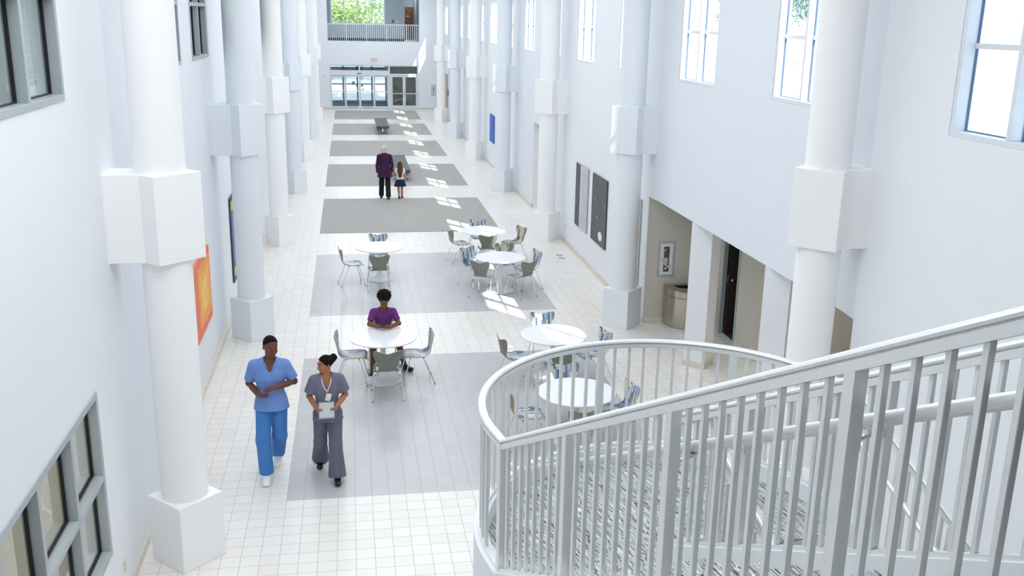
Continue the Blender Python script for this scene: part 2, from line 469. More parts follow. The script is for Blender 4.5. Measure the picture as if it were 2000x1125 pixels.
# ------------------------------------------------------------------ windows
WN = [0]
def frame_boxes(mb, mapf, a0, a1, z0, z1, cols, rows, w, t0, t1, rt0=None):
    """deep storefront frame: border, vertical members and cross rails (cols / rows are centre positions)"""
    def B(p0, p1, q0, q1, ta, tb): mb.box(p0, p1, q0, q1, ta, tb, T=lambda a, z, t: mapf(a, z, t))
    B(a0, a0+w, z0, z1, t0, t1); B(a1-w, a1, z0, z1, t0, t1)
    B(a0+w, a1-w, z0, z0+w, t0, t1); B(a0+w, a1-w, z1-w, z1, t0, t1)
    for c in cols: B(c-w/2, c+w/2, z0+w, z1-w, t0+0.001, t1)
    edges = [a0+w] + [e for c in cols for e in (c-w/2, c+w/2)] + [a1-w]
    for r in rows:
        for i in range(0, len(edges), 2): B(edges[i], edges[i+1], r-w/2, r+w/2, t0 if rt0 is None else rt0, t1-0.001)
def pane(mb, mapf, a0, a1, z0, z1, t):
    mb.add([mapf(a0, z0, t), mapf(a1, z0, t), mapf(a1, z1, t), mapf(a0, z1, t)], [(0,1,2,3)])
def window(mapf, a0, a1, z0, z1, cols, rows, w, t0, t1, fm, gm, rt0=None):
    WN[0] += 1; name = 'window_%d' % WN[0]
    mb = MB(); frame_boxes(mb, mapf, a0, a1, z0, z1, cols, rows, w, t0, t1, rt0)
    o = struct(mb.build(name, fm, bevel=0.004))
    mb = MB()
    A = [a0+w*0.7] + [e for c in sorted(cols) for e in (c-w*0.2, c+w*0.2)] + [a1-w*0.7]; Z = [z0+w*0.7] + [e for r in sorted(rows) for e in (r-w*0.2, r+w*0.2)] + [z1-w*0.7]
    for i in range(0, len(A), 2):
        for j in range(0, len(Z), 2): pane(mb, mapf, A[i], A[i+1], Z[j], Z[j+1], t1-0.025)
    mb.build('glass', gm, o)
    if fm is M['wframe']:
        mb = MB(); frame_boxes(mb, mapf, a0+w-0.002, a1-w+0.002, z0+w-0.002, z1-w+0.002, [], [], 0.012, t1-0.036, t1-0.016)
        for c in cols:
            for e in (c-w/2-0.006, c+w/2+0.006): mb.box(e-0.006, e+0.006, z0+w, z1-w, t1-0.036, t1-0.016, T=lambda a, z, t: mapf(a, z, t))
        mb.build('gasket', M['gasket'], o)
    if fm is M['frame']:
        mb = MB(); frame_boxes(mb, mapf, a0+w-0.004, a1-w+0.004, z0+w-0.004, z1-w+0.004, [], [], 0.014, t1-0.045, t1-0.018)
        for c in cols:
            for e in (c-w/2-0.007, c+w/2+0.007): mb.box(e-0.007, e+0.007, z0+w, z1-w, t1-0.045, t1-0.018, T=lambda a, z, t: mapf(a, z, t))
        for r in rows:
            for e in (r-w/2-0.007, r+w/2+0.007): mb.box(a0+w, a1-w, e-0.007, e+0.007, t1-0.044, t1-0.019, T=lambda a, z, t: mapf(a, z, t))
        mb.build('gasket', M['black'], o)
    return o
def recR(y): return any(i % 2 == 1 and BND_R[i] < y < BND_R[i+1] for i in range(len(BND_R)-1))
def recL(y): return any(i % 2 == 1 and BND_L[i] < y < BND_L[i+1] for i in range(len(BND_L)-1))
for n, (a, b) in enumerate(WR):
    t = (DEP if recR((a+b)/2) else 0.0)
    o = window(mapR, a, b, *WRz, [(a+b)/2], [5.44], 0.05, t+0.005, 0.16, M['wframe'], M['glass'], rt0=0.12)
    if n == 0:
        g = G('white translucent blind'); tl = g.t.nodes.new('ShaderNodeBsdfTranslucent'); tl.inputs[0].default_value = (0.9, 0.94, 0.98, 1)
        df = g.t.nodes.new('ShaderNodeBsdfDiffuse'); df.inputs[0].default_value = (0.85, 0.88, 0.92, 1)
        mx = g.t.nodes.new('ShaderNodeMixShader'); mx.inputs[0].default_value = 0.45
        g.t.links.new(tl.outputs[0], mx.inputs[1]); g.t.links.new(df.outputs[0], mx.inputs[2]); g.t.links.new(mx.outputs[0], g.out.inputs[0])
        mb = MB(); mb.box(XR+0.17, XR+0.176, a, b, WRz[0], WRz[1]); mb.build('blind', g.m, o)
for n, (a, b) in enumerate(WL_up):
    t = DEP if recL((a+b)/2) else 0.0
    cols = [6.73, 7.62] if n == 0 else [(a+b)/2]
    o = window(mapL, a, b, *WLz, cols, [5.72], 0.055, t-0.012, t+0.115, M['frame'], M['glassdark'])
    # pleated paper blind hanging inside each light
    for i, c0 in enumerate([a]+cols):
        c1 = (cols+[b])[i]; mb = MB(); pts = []
        z = WLz[0]+0.16; k = 0; vs = []
        while z < WLz[1]:
            d = 0.004 if k % 2 else 0.0
            vs += [(XL-t-0.165-d, c0+0.12, z), (XL-t-0.165-d, c1-0.12, z)]; z += 0.02; k += 1
        mb.add(vs, [(2*q, 2*q+1, 2*q+3, 2*q+2) for q in range(k-1)])
        mb.box(XL-t-0.18, XL-t-0.155, c0+0.12, c1-0.12, WLz[0]+0.13, WLz[0]+0.165)
        mb.build('blind', M['signwhite'], o)
window(mapL, *WL_lo, *WL_loz, [6.82, 7.70], [1.52], 0.06, -0.012, 0.115, M['frame'], M['glassdark'])
# offices behind the left windows: plain rooms
def office(y0, y1, z0, z1, m):
    mb = MB(); mb.box(XL-3.4, XL-3.3, y0, y1, z0, z1); mb.box(XL-3.3, XL-0.33, y0-0.1, y0, z0, z1); mb.box(XL-3.3, XL-0.33, y1, y1+0.1, z0, z1)
    mb.box(XL-3.3, XL-0.33, y0, y1, z0-0.1, z0); mb.box(XL-3.3, XL-0.33, y0, y1, z1, z1+0.1)
    return struct(mb.build('wall_office', m))
office(5.4, 9.0, 0.0, 3.0, M['beige']); office(5.4, 9.0, 4.04, 7.2, M['grey']); office(12.4, 25.2, 4.04, 7.2, M['grey'])

def room_fill(x, y, z, e, size, col=(1.0, 0.95, 0.88)):
    l = bpy.data.lights.new('room_fill', 'AREA'); l.energy = e; l.size = size; l.color = col
    lo_ = bpy.data.objects.new('room_fill', l); COL.objects.link(lo_); lo_.location = (x, y, z)
room_fill(XL-1.8, 7.2, 2.95, 45, 1.5); room_fill(XL-1.8, 7.2, 7.15, 45, 1.5, (0.95, 1.0, 1.0)); room_fill(XL-1.8, 15.5, 7.15, 45, 1.5, (0.95, 1.0, 1.0))  # unseen fill lights added to brighten the offices
room_fill(4.1, YE+5.5, 7.6, 30, 0.7, (0.95, 1.0, 1.0))  # unseen fill light added to lift the dark gallery corridor

# ------------------------------------------------------------------ round columns with square collars
COLX = (-1.80, 5.025)
ordw = ['nearest the stairs', 'second from the stairs', 'third from the stairs', 'fourth from the stairs', 'fifth from the stairs', 'sixth from the stairs', 'farthest from the stairs']
def column(side, k):
    x = COLX[side]; y = yk(k); paint = 'colw' if k % 2 == 0 else 'colp'
    where = 'along the wall with the orange painting' if side == 0 else 'along the wall with the sunny windows'
    t = thing('column', '%s round column on a square plinth, %s %s' % ('white' if k % 2 == 0 else 'pale blue-grey', ordw[k], where), 'column', (x, y, 0), group='round columns along the hall')
    h = 0.375; dia = [(h, 0), (0, h), (-h, 0), (0, -h)]
    m = M[paint]
    mb = MB(); mb.prism(dia, 0, 0.74); mb.build('plinth', m, t, bevel=0.006)
    mb = MB(); mb.lathe([(0.236, 0.74), (0.236, ZC)], 40); mb.build('shaft', m, t, smooth=40)
    mb = MB(); s = 1 if side else -1
    xw = (XR+DEP+0.01-x) if side else (x-XL+DEP+0.01)
    # collar and the arm tying it to the wall, one outline
    a = 0.22; P = [(0, -h), (h-a, -a), (xw, -a), (xw, a), (h-a, a), (0, h), (-h, 0)]
    P = [(s*p[0], p[1]) for p in P]
    mb.prism(P, 3.28, 4.13); mb.build('collar', m, t, bevel=0.006)
for k in range(7):
    column(0, k); column(1, k)

# ------------------------------------------------------------------ alcove under the right-hand wall
zc = ALC[3]
mb = MB(); mb.box(XR+0.2, 9.4, 9.5, 17.4, zc, zc+0.2); struct(mb.build('ceiling_alcove', M['ceil']))
wall('wall_alcove', mapE(17.222), XR+0.003, 6.72, 0, zc, 0.22, [(5.735, 5.99, 0.955, 1.555)], M['beige'])
mb = MB()   # door wall
DW = [(17.23, 16.50, 0), (15.73, 14.92, 0)]
for a, b, z in DW: mb.box(6.72, 6.80, b, a, z, zc)
mb.box(6.80, 9.2, 14.92, 15.06, 0, zc)          # return of the door wall
struct(mb.build('wall_alcove', M['beige']))
mb = MB(); mb.box(9.2, 9.35, 9.5, 14.95, 0, zc); mb.box(XR+0.2, 9.3, 9.42, 9.56, 0, zc); struct(mb.build('wall_alcove', M['beige']))
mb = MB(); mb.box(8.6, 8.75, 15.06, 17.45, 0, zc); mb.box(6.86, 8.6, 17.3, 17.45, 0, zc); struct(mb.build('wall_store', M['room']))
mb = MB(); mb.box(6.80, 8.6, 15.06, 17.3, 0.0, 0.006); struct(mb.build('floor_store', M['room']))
mb = MB(); mb.box(6.86, 8.6, 17.285, 17.3, 0, 0.12); mb.box(8.585, 8.6, 15.06, 17.3, 0, 0.12); struct(mb.build('baseboard_store', M['black']))
# its door frame and the leaf standing open inwards
mb = MB()
mb.box(6.70, 6.785, 16.455, 16.50, 0, zc); mb.box(6.70, 6.785, 15.73, 15.775, 0, zc)
d1 = struct(mb.build('door_1', M['frame'], bevel=0.004))
mb = MB(); mb.box(6.80, 7.60, 16.41, 16.45, 0.01, 2.4); lf = mb.build('door_leaf', M['darkleaf'], d1, bevel=0.003)
mb = MB(); mb.box(6.792, 6.801, 16.418, 16.442, 0.98, 1.14); mb.sphere((6.87, 16.37, 1.04), 0.03); mb.build('lock_plate', M['chrome'], lf)
skirt('baseboard_alcove', XR+0.02, 6.72, 17.2, 17.24); skirt('baseboard_alcove', 6.70, 6.73, 16.51, 17.2); skirt('baseboard_alcove', 6.70, 6.73, 14.92, 15.72)
skirt('baseboard_alcove', 6.72, 9.2, 14.895, 14.93); skirt('baseboard_alcove', 9.18, 9.22, 9.56, 14.9)
al = bpy.data.lights.new('alcove_light', 'AREA'); al.energy = 12; al.size = 1.2; al.color = (1.0, 0.95, 0.88)
alo = bpy.data.objects.new('alcove_light', al); COL.objects.link(alo); alo.location = (7.6, 12.6, zc-0.03)
# square pillars set cornerwise in the alcove mouth
for i, (px, py, lab) in enumerate(((5.72, 14.86, 'white square pillar set cornerwise beside the metal litter bin'), (5.72, 11.95, 'white square pillar set cornerwise behind the curved landing rail'))):
    t = thing('pillar', lab, 'pillar', (px, py, 0), group='square pillars in the alcove')
    h = 0.262; P = [(h*math.cos(a), h*math.sin(a)) for a in (math.radians(x+1) for x in (0, 90, 180, 270))]
    mb = MB(); mb.prism(P, 0.10, zc); mb.build('shaft', M['white'], t, bevel=0.004)
    P2 = [(p[0]*1.06, p[1]*1.06) for p in P]
    mb = MB(); mb.prism(P2, 0.0, 0.105); mb.build('base_tiles', M['skirt'], t, bevel=0.005)

room_fill(6.9, 28.55, 2.55, 14, 0.6)  # unseen fill light added to brighten the side corridor walls
# corridor opening in the right wall, wood doors beside the columns
mb = MB(); mb.box(XR+0.2, 8.0, 29.12, 29.3, 0, 2.6); mb.box(XR+0.2, 8.0, 27.8, 28.0, 0, 2.6); mb.box(7.9, 8.0, 27.8, 29.3, 0, 2.6); mb.box(XR+0.3, 8.0, 27.8, 29.3, 2.6, 2.75)
struct(mb.build('wall_corridor', M['beige']))
def wood_door(n, y0, y1, h=2.32):
    mb = MB(); mb.box(XR-0.03, XR+0.02, y0, y0+0.05, 0, h); mb.box(XR-0.03, XR+0.02, y1-0.05, y1, 0, h); mb.box(XR-0.03, XR+0.02, y0+0.05, y1-0.05, h-0.05, h)
    d = struct(mb.build('door_%d' % n, M['frame'], bevel=0.004))
    mb = MB(); mb.box(XR-0.018, XR+0.02, y0+0.05, y1-0.05, 0.01, h-0.05); lf = mb.build('door_leaf', M['wood'], d)
    mb = MB(); mb.tube([(XR-0.018, y0+0.13, 1.0), (XR-0.07, y0+0.13, 1.0), (XR-0.07, y0+0.25, 1.0)], 0.011); mb.build('door_handle', M['chrome'], lf)
wood_door(2, 17.62, 18.6)
wood_door(3, 55.6, 57.2, 2.5)
t = tag(MB().box(XR-0.008, XR+0.004, 55.1, 55.4, 1.35, 1.7).build('room_sign', pbr('green sign plate', lin((70, 150, 130)), 0.4)), 'small green wall sign beside the far oak door', 'sign')

# ------------------------------------------------------------------ far end wall, entrance doors, gallery
wall('wall_end', mapE(YE), -2.6, 5.8, 0, ZC, 0.3, [(-1.15, 4.32, 0, 2.66), (-1.2, 4.37, 4.06, 7.6), (5.145, 5.315, 0.895, 1.445)], M['white'])
skirt('baseboard_end', -2.29, -1.17, YE-0.02, YE+0.05); skirt('baseboard_end', 4.34, 5.46, YE-0.02, YE+0.05)
def B(mb, x0, x1, z0, z1, y0=YE+0.05, y1=YE+0.15): mb.box(x0, x1, y0, y1, z0, z1)
# automatic sliding entrance
t = thing('sliding_door', 'glazed automatic sliding entrance with four tall panels under a header', 'door', (0.65, YE+0.1, 0))
t.location = (0, 0, 0)
mb = MB(); B(mb, -1.15, -1.08, 0, 2.66); B(mb, 2.44, 2.54, 0, 2.66); B(mb, -1.08, 2.44, 2.60, 2.66); B(mb, 0.63, 0.71, 2.34, 2.60)
mb.build('frame', M['wframe'], t, bevel=0.005)
mb = MB(); B(mb, -1.08, 2.44, 2.04, 2.34, YE+0.02, YE+0.18); hd = mb.build('header', M['wframe'], t, bevel=0.006)
mb = MB(); B(mb, 0.53, 0.80, 2.145, 2.185, YE+0.0, YE+0.03); mb.build('sensor', M['black'], hd)
mb = MB(); B(mb, -1.08, 0.63, 2.34, 2.60, YE+0.09, YE+0.10); B(mb, 0.71, 2.44, 2.34, 2.60, YE+0.09, YE+0.10); mb.build('transom_glass', M['glassdark'], t)
for i in range(4):
    x0 = -1.08+0.88*i; x1 = x0+0.88; mb = MB(); yy = YE+0.06 if i in (1, 2) else YE+0.11
    mb.box(x0, x0+0.06, yy, yy+0.045, 0.02, 2.04); mb.box(x1-0.06, x1, yy, yy+0.045, 0.02, 2.04)
    mb.box(x0+0.06, x1-0.06, yy, yy+0.045, 0.02, 0.16); mb.box(x0+0.06, x1-0.06, yy, yy+0.045, 1.95, 2.04); mb.box(x0+0.06, x1-0.06, yy, yy+0.045, 1.03, 1.085)
    pn = mb.build('door_panel', M['wframe'], t, bevel=0.004)
    mb = MB(); mb.box(x0+0.055, x1-0.055, yy+0.02, yy+0.026, 0.15, 1.96); mb.build('glass', M['glass'], pn)
    if i in (1, 2):
        cx = x1-0.17 if i == 1 else x0+0.14
        for zz, cc, nm in ((1.43, (110, 104, 66), 'round_sticker'), (1.17, (206, 186, 60), 'round_sticker')):
            mb = MB(); n = 20; mb.add([(cx+(0.035 if zz < 1.3 else 0)+0.072*math.cos(2*PI*q/n), yy+0.015, zz+0.06*math.sin(2*PI*q/n)) for q in range(n)], [tuple(range(n))])
            mb.build(nm, pbr('sticker %d' % cc[0], lin(cc), 0.5, var=0), pn)
        mb = MB(); sx = x1-0.21 if i == 1 else x0+0.07
        mb.box(sx, sx+0.15, yy+0.014, yy+0.017, 0.985+0.09, 1.0+0.09); mb.build('red_strip', M['red'], pn)
        mb = MB(); mb.box(x0+0.18, x1-0.18, yy-0.003, yy+0.002, 0.075, 0.10); mb.build('warning_strip', M['dark'], pn)
    if i == 1:
        mb = MB(); mb.box(x0+0.40, x0+0.58, yy+0.012, yy+0.016, 1.46, 1.68); mb.build('notice', pbr('grey notice', lin((120, 142, 158)), 0.6), pn)
# double swing doors
t = thing('double_door', 'pair of glazed swing doors with push bars under a dark transom', 'door', (0, 0, 0))
mb = MB(); B(mb, 4.22, 4.32, 0, 2.66); B(mb, 2.54, 4.22, 2.60, 2.66); B(mb, 2.54, 4.22, 2.06, 2.16); B(mb, 2.54, 2.60, 0, 2.06)
mb.build('frame', M['wframe'], t, bevel=0.005)
mb = MB(); B(mb, 2.54, 4.22, 2.16, 2.60, YE+0.09, YE+0.10); mb.build('transom_glass', M['glassdark'], t)
for i in range(2):
    x0 = 2.60+0.81*i; x1 = x0+0.81; mb = MB(); yy = YE+0.07
    mb.box(x0+0.005, x0+0.09, yy, yy+0.045, 0.01, 2.06); mb.box(x1-0.09, x1-0.005, yy, yy+0.045, 0.01, 2.06)
    mb.box(x0+0.09, x1-0.09, yy, yy+0.045, 0.01, 0.22); mb.box(x0+0.09, x1-0.09, yy, yy+0.045, 1.96, 2.06)
    pn = mb.build('door_leaf', M['wframe'], t, bevel=0.004)
    mb = MB(); mb.box(x0+0.085, x1-0.085, yy+0.02, yy+0.026, 0.2, 1.98); mb.build('glass', M['glassdark'], pn)
    mb = MB(); mb.box(x0+0.03, x1-0.03, yy-0.06, yy-0.03, 0.93, 0.975); mb.box(x0+0.03, x0+0.07, yy-0.06, yy+0.01, 0.92, 1.0); mb.box(x1-0.07, x1-0.03, yy-0.06, yy+0.01, 0.92, 1.0)
    mb.build('push_bar', M['alu'], pn)
# entrance lobby behind the doors
mb = MB(); mb.box(-1.5, -1.3, YE+0.3, YE+4.2, 0, 2.9); mb.box(2.47, 2.55, YE+0.3, YE+4.2, 0, 2.9); struct(mb.build('wall_lobby', M['grey']))
mb = MB(); mb.box(2.55, 4.8, YE+2.6, YE+2.75, 0, 2.9); mb.box(4.6, 4.8, YE+0.3, YE+2.6, 0, 2.9); struct(mb.build('wall_lobby', M['beige']))
mb = MB(); mb.box(-1.5, 4.8, YE+0.3, YE+4.2, 2.75, 2.95); struct(mb.build('ceiling_lobby', M['grey']))
mb = MB(); mb.box(-1.3, 2.47, YE+0.25, YE+4.1, 0.0, 0.012); struct(mb.build('floor_lobby', M['bluefloor']))
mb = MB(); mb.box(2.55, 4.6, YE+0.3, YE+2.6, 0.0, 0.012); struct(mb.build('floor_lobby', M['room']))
t = thing('outer_door', 'outer entrance doors seen through the sliding entrance glass', 'door', (0, 0, 0))
mb = MB()
for x in (-1.3, -0.40, 0.52, 1.46, 2.37): mb.box(x, x+0.1, YE+4.0, YE+4.1, 0, 2.75)
mb.box(-1.2, 2.37, YE+4.0, YE+4.1, 2.15, 2.35); mb.box(-1.2, 2.37, YE+4.01, YE+4.09, 1.22, 1.30); mb.box(-1.2, 2.37, YE+4.01, YE+4.09, 0.0, 0.2)
mb.build('frame', M['frame'], t)
mb = MB(); mb.box(-1.25, 2.4, YE+4.045, YE+4.05, 0.1, 2.7); mb.build('glass', M['glass'], t)

# exit sign
g1 = pbr('exit red', lin((226, 92, 64)), 0.4, var=0)
t = thing('exit_sign', 'white EXIT sign with red letters above the entrance doors', 'sign', (1.59, YE, 3.0))
mb = MB(); mb.box(-0.19, 0.19, -0.05, 0.0, -0.11, 0.13); mb.build('sign_box', M['signwhite'], t, bevel=0.01)
def letters(txt, size, mat, parent, loc, rot, depth=0.004, align='CENTER', name='lettering'):
    cu = bpy.data.curves.new(name, 'FONT'); cu.body = txt; cu.size = size; cu.extrude = depth; cu.align_x = align; cu.align_y = 'CENTER'
    tmp = bpy.data.objects.new(name, cu); COL.objects.link(tmp)
    dg = bpy.context.evaluated_depsgraph_get(); me = bpy.data.meshes.new_from_object(tmp.evaluated_get(dg))
    bpy.data.objects.remove(tmp); me.materials.clear(); me.materials.append(mat)
    o = bpy.data.objects.new(name, me); COL.objects.link(o); o.parent = parent; o.location = loc; o.rotation_euler = rot; return o
letters('EXIT', 0.20, g1, t, (0, -0.053, 0.005), (PI/2, 0, 0))

# gallery above the doors
mb = MB(); mb.box(-1.6, 4.9, YE+0.3, YE+7.6, 3.76, 4.05); struct(mb.build('floor_gallery', M['white']))
YB = YE+2.4
gw = (-1.03, 2.38, 5.08, 7.5)
gp = wallpaint('gallery grey blue paint', (176, 190, 196))
wall('wall_gallery', mapE(YB), -1.35, 3.62, 4.05, ZC, 0.25, [gw], gp)
mb = MB(); mb.box(-1.5, -1.3, YE+0.3, YB+0.2, 4.05, ZC); mb.box(3.5, 3.62, YB+0.25, YE+7.5, 4.05, ZC); mb.box(4.5, 4.7, YE+0.3, YE+7.5, 4.05, ZC); mb.box(3.5, 4.7, YE+7.3, YE+7.5, 4.05, ZC)
struct(mb.build('wall_gallery', gp))
mb = MB(); mb.box(-1.3, 3.62, YB-0.02, YB, 4.05, 4.22); struct(mb.build('baseboard_gallery', M['dark']))
mb = MB(); frame_boxes(mb, mapE(YB), *gw, [gw[0]+0.86*i-0.02 for i in (1, 2, 3)], [], 0.075, -0.03, 0.12)
o = struct(mb.build('window_90', M['wframe'])); o.name = 'window_%d' % (WN[0]+1)
mb = MB(); pane(mb, mapE(YB), gw[0]+0.05, gw[1]-0.05, gw[2]+0.05, gw[3]-0.05, 0.06); mb.build('glass', M['glass'], o)
mb = MB(); mb.box(3.72, 4.5, YE+7.24, YE+7.3, 4.06, 6.22); d = struct(mb.build('door_4', M['brown']))
mb = MB(); mb.box(4.22, 4.42, YE+7.225, YE+7.245, 5.25, 5.85); mb.build('door_window', M['glassdark'], d)
mb = MB(); mb.box(4.0, 4.18, YE+7.23, YE+7.245, 5.58, 5.64); mb.build('name_plate', M['alu'], d)
tag(MB().box(2.80, 2.92, YB-0.04, YB, 5.2, 5.36).build('fire_alarm', M['red'], bevel=0.006), 'red fire alarm box on the gallery wall', 'alarm')
tag(MB().box(3.08, 3.16, YB-0.02, YB, 5.22, 5.36).build('switch_plate', M['plastic'], bevel=0.004), 'ivory switch plate beside the red alarm on the gallery wall', 'switch')
tag(MB().box(-1.56, -1.44, YE-0.03, YE, 1.92, 2.05).build('switch_plate', M['plastic'], bevel=0.006), 'ivory control plate on the end wall beside the sliding entrance', 'switch')
t = thing('gallery_railing', 'white balustrade along the gallery edge above the entrance doors', 'railing', (1.58, YE+0.12, 4.06))
mb = MB(); mb.box(-2.77, 2.78, -0.03, 0.03, 1.0, 1.05); mb.build('top_rail', M['wframe'], t, bevel=0.01)
mb = MB(); mb.box(-2.77, 2.78, -0.02, 0.02, 0.0, 0.03); mb.build('bottom_rail', M['wframe'], t)
for i in range(46):
    x = -2.74+5.48*i/45; post = (i % 10 == 9)
    mb = MB(); w = 0.03 if post else 0.014; mb.box(x-w, x+w, -w, w, 0.03, 1.0); mb.build('post' if post else 'baluster', M['wframe'], t)
# ------------------------------------------------------------------ outside
mb = MB(); mb.box(-70, 90, 66.2, 160, -0.6, -0.05); struct(mb.build('ground_outside', pbr('blue-shaded asphalt', lin((132, 140, 152)), 0.8, var=0.05, vscale=0.4)))  # asphalt, with the blue darkness of shade put into its colour
for i, (x, y, a) in enumerate(((-0.7, 74, 0.0), (0.9, 78, 0.05), (3.2, 74.5, -0.5))):
    tag(MB().box(-1.2 if i == 1 else -0.1, 1.2 if i == 1 else 0.1, -0.12 if i == 1 else -2, 0.12 if i == 1 else 2, -0.05, -0.044).build('paint_line', M['signwhite'], loc=(x, y, 0)),
        ['white painted line on the paving, left one outside the doors', 'white painted bar across the paving outside the doors', 'slanting white painted line on the paving outside the doors'][i], 'road marking')
mb = MB(); mb.box(5.8, 60, -40, 66, 3.6, 3.9); mb.box(16, 60, 66, 150, 3.6, 3.9); struct(mb.build('roof_outside', pbr('white roof membrane', lin((150, 153, 158)), 0.8, var=0.05, vscale=0.3)))
for i, (x, y, sx, sy, h) in enumerate(((19.0, 53.7, 1.6, 2.5, 2.1), (24, 62.5, 1.5, 1.8, 1.6), (19, 40.5, 1.8, 2.0, 1.5))):
    t = thing('rooftop_unit', ['tall white air handling unit on the roof outside the windows', 'white rooftop unit farthest along the roof outside the windows', 'low white rooftop unit outside the windows near the stairs'][i], 'air conditioner', (x, y, 3.9), group='rooftop units')
    MB().box(-sx/2, sx/2, -sy/2, sy/2, 0.15, h).build('cabinet', M['signwhite'], t, bevel=0.03)
    MB().box(-sx/2+0.1, sx/2-0.1, -sy/2+0.1, sy/2-0.1, 0, 0.15).build('curb', M['frame'], t)
    mb = MB()
    for q in range(6): mb.box(-sx/2-0.02, -sx/2, -sy/2+0.2, sy/2-0.2, 0.4+q*0.13, 0.46+q*0.13)
    mb.build('louvre', M['frame'], t)
def leaf_mat(name, c0, c1):
    g = G(name); oi = g.t.nodes.new('ShaderNodeNewGeometry')
    c = g.ramp(oi.outputs['Random Per Island'], [(0.0, lin(c0)), (1.0, lin(c1))]); g.base(c)
    g.b.inputs['Roughness'].default_value = 0.6
    tl = g.t.nodes.new('ShaderNodeBsdfTranslucent'); g.t.links.new(c, tl.inputs[0])
    mx = g.t.nodes.new('ShaderNodeMixShader'); mx.inputs[0].default_value = 0.4
    g.t.links.new(g.b.outputs[0], mx.inputs[1]); g.t.links.new(tl.outputs[0], mx.inputs[2]); g.t.links.new(mx.outputs[0], g.out.inputs[0])
    return g.m
LEAF = [leaf_mat('dark green leaves', (58, 98, 88), (98, 140, 118)), leaf_mat('bright green leaves', (104, 134, 82), (158, 176, 112))]
bark = pbr('bark', lin((110, 94, 78)), 0.9, var=0.2)
def tree_mesh(seed, h, rad, n=5200):
    R = random.Random(seed); mb = MB()
    blobs = [(R.uniform(-0.6, 0.6)*rad, R.uniform(-0.6, 0.6)*rad, h*R.uniform(0.25, 0.86), rad*R.uniform(0.35, 0.62)) for _ in range(16)]
    for i in range(n):
        bx, by, bz, br = blobs[R.randrange(16)]
        u = R.uniform(-1, 1); a = R.uniform(0, 2*PI); rr = br*(R.random()**0.33); q = math.sqrt(1-u*u)
        c = Vector((bx+rr*q*math.cos(a), by+rr*q*math.sin(a), bz+rr*u*0.8))
        s = R.uniform(0.09, 0.2)
        e1 = Vector((R.gauss(0,1), R.gauss(0,1), R.gauss(0,1))).normalized(); e2 = e1.orthogonal().normalized(); e3 = e1.cross(e2)
        mb.add([c-e1*s, c-e2*s*0.45+e3*0.03, c+e1*s, c+e2*s*0.45+e3*0.03], [(0,1,2,3)])
    return mb
def tree(src, loc, rz, label, group):
    t = thing('tree', label, 'tree', loc, rz, group)
    for nm, ob in src: c = ob.copy(); COL.objects.link(c); c.parent = t
    return t
def tree_src(seed, h, rad, lm):
    cr = tree_mesh(seed, h, rad).build('crown', lm); cr.name = 'crown'
    mb = MB(); mb.tube([(0,0,0), (0.1,0,h*0.3), (-0.1,0.1,h*0.6)], 0.18, 8); tr = mb.build('trunk', bark, smooth=40)
    return [('crown', cr), ('trunk', tr)]
S1 = tree_src(1, 13.0, 4.6, LEAF[0]); S2 = tree_src(2, 9.0, 4.2, LEAF[1])
tl = [(S2, (-5.5, 92, 0), 0.3, 'bright yellow-green tree outside the left part of the gallery window'), (S1, (-2.0, 103, 0), 1.2, 'tall dark green tree behind the bright ones outside the gallery window'),
      (S2, (1.2, 91, 0), 2.0, 'bright green tree outside the middle of the gallery window'), (S1, (5.2, 104, 0), 3.3, 'tall dark green tree outside the right part of the gallery window'),
      (S2, (8.3, 93, 0), 4.0, 'bright green tree partly behind the wall right of the gallery window'), (S1, (-11.5, 102, 0), 0.9, 'dark green tree mostly hidden left of the gallery window')]
tr_ = [(S1, (43, 128, -2), 0.4, 'tree beyond the roof, behind the tall rooftop unit in the side window'), (S1, (49, 121, -2), 1.7, 'tree beyond the roof at the edge of the side window with the rooftop unit'),
       (S1, (38, 86, -2), 2.9, 'tree beyond the roof filling the top of the window nearest the big sunny column'), (S1, (45, 80, -2), 4.1, 'tree beyond the roof half hidden behind the nearest sunny column'),
       (S1, (31, 101, -2), 5.0, 'tree beyond the roof at the far edge of the window nearest the big sunny column')]
for src, loc, rz, lab in tl: tree(src, loc, rz, lab, 'trees outside the gallery window')
for src, loc, rz, lab in tr_: tree(src, loc, rz, lab, 'trees beyond the roof')
for s_ in (S1, S2):
    for nm, ob in s_: bpy.data.objects.remove(ob)
# ------------------------------------------------------------------ half-turn staircase with a rounded landing
SO = Vector((0.90, 5.51)); SD = Vector((-0.191, 0.982)).normalized(); SE = Vector((SD.y, -SD.x))
def S(u, w, z): p = SO + SD*u + SE*w; return (p.x, p.y, z)
def SU(u, w): p = SO + SD*u + SE*w; return (p.x, p.y)
ZL, SL, RUN = 1.997, 0.5256, 0.28; RIS = RUN*SL
CU, CW, CR = 0.213, 1.37, 1.37       # centre and radius of the landing arc
WI, WO = 1.11, 1.37                  # inner railings of the upper and the lower flight
UB = -0.137                          # first riser of the upper flight
def arc(r, n=48, a0=0.0, a1=180.0):
    return [(CU + r*math.sin(t), CW - r*math.cos(t)) for t in (math.radians(a0+(a1-a0)*i/n) for i in range(n+1))]
st = thing('staircase', 'carpeted half-turn staircase with a rounded white-edged landing', 'stairs', (SO.x, SO.y, 0))
inv = Vector((-SO.x, -SO.y, 0))
def loc(mb): mb.v = [(p[0]-SO.x, p[1]-SO.y, p[2]) for p in mb.v]; return mb
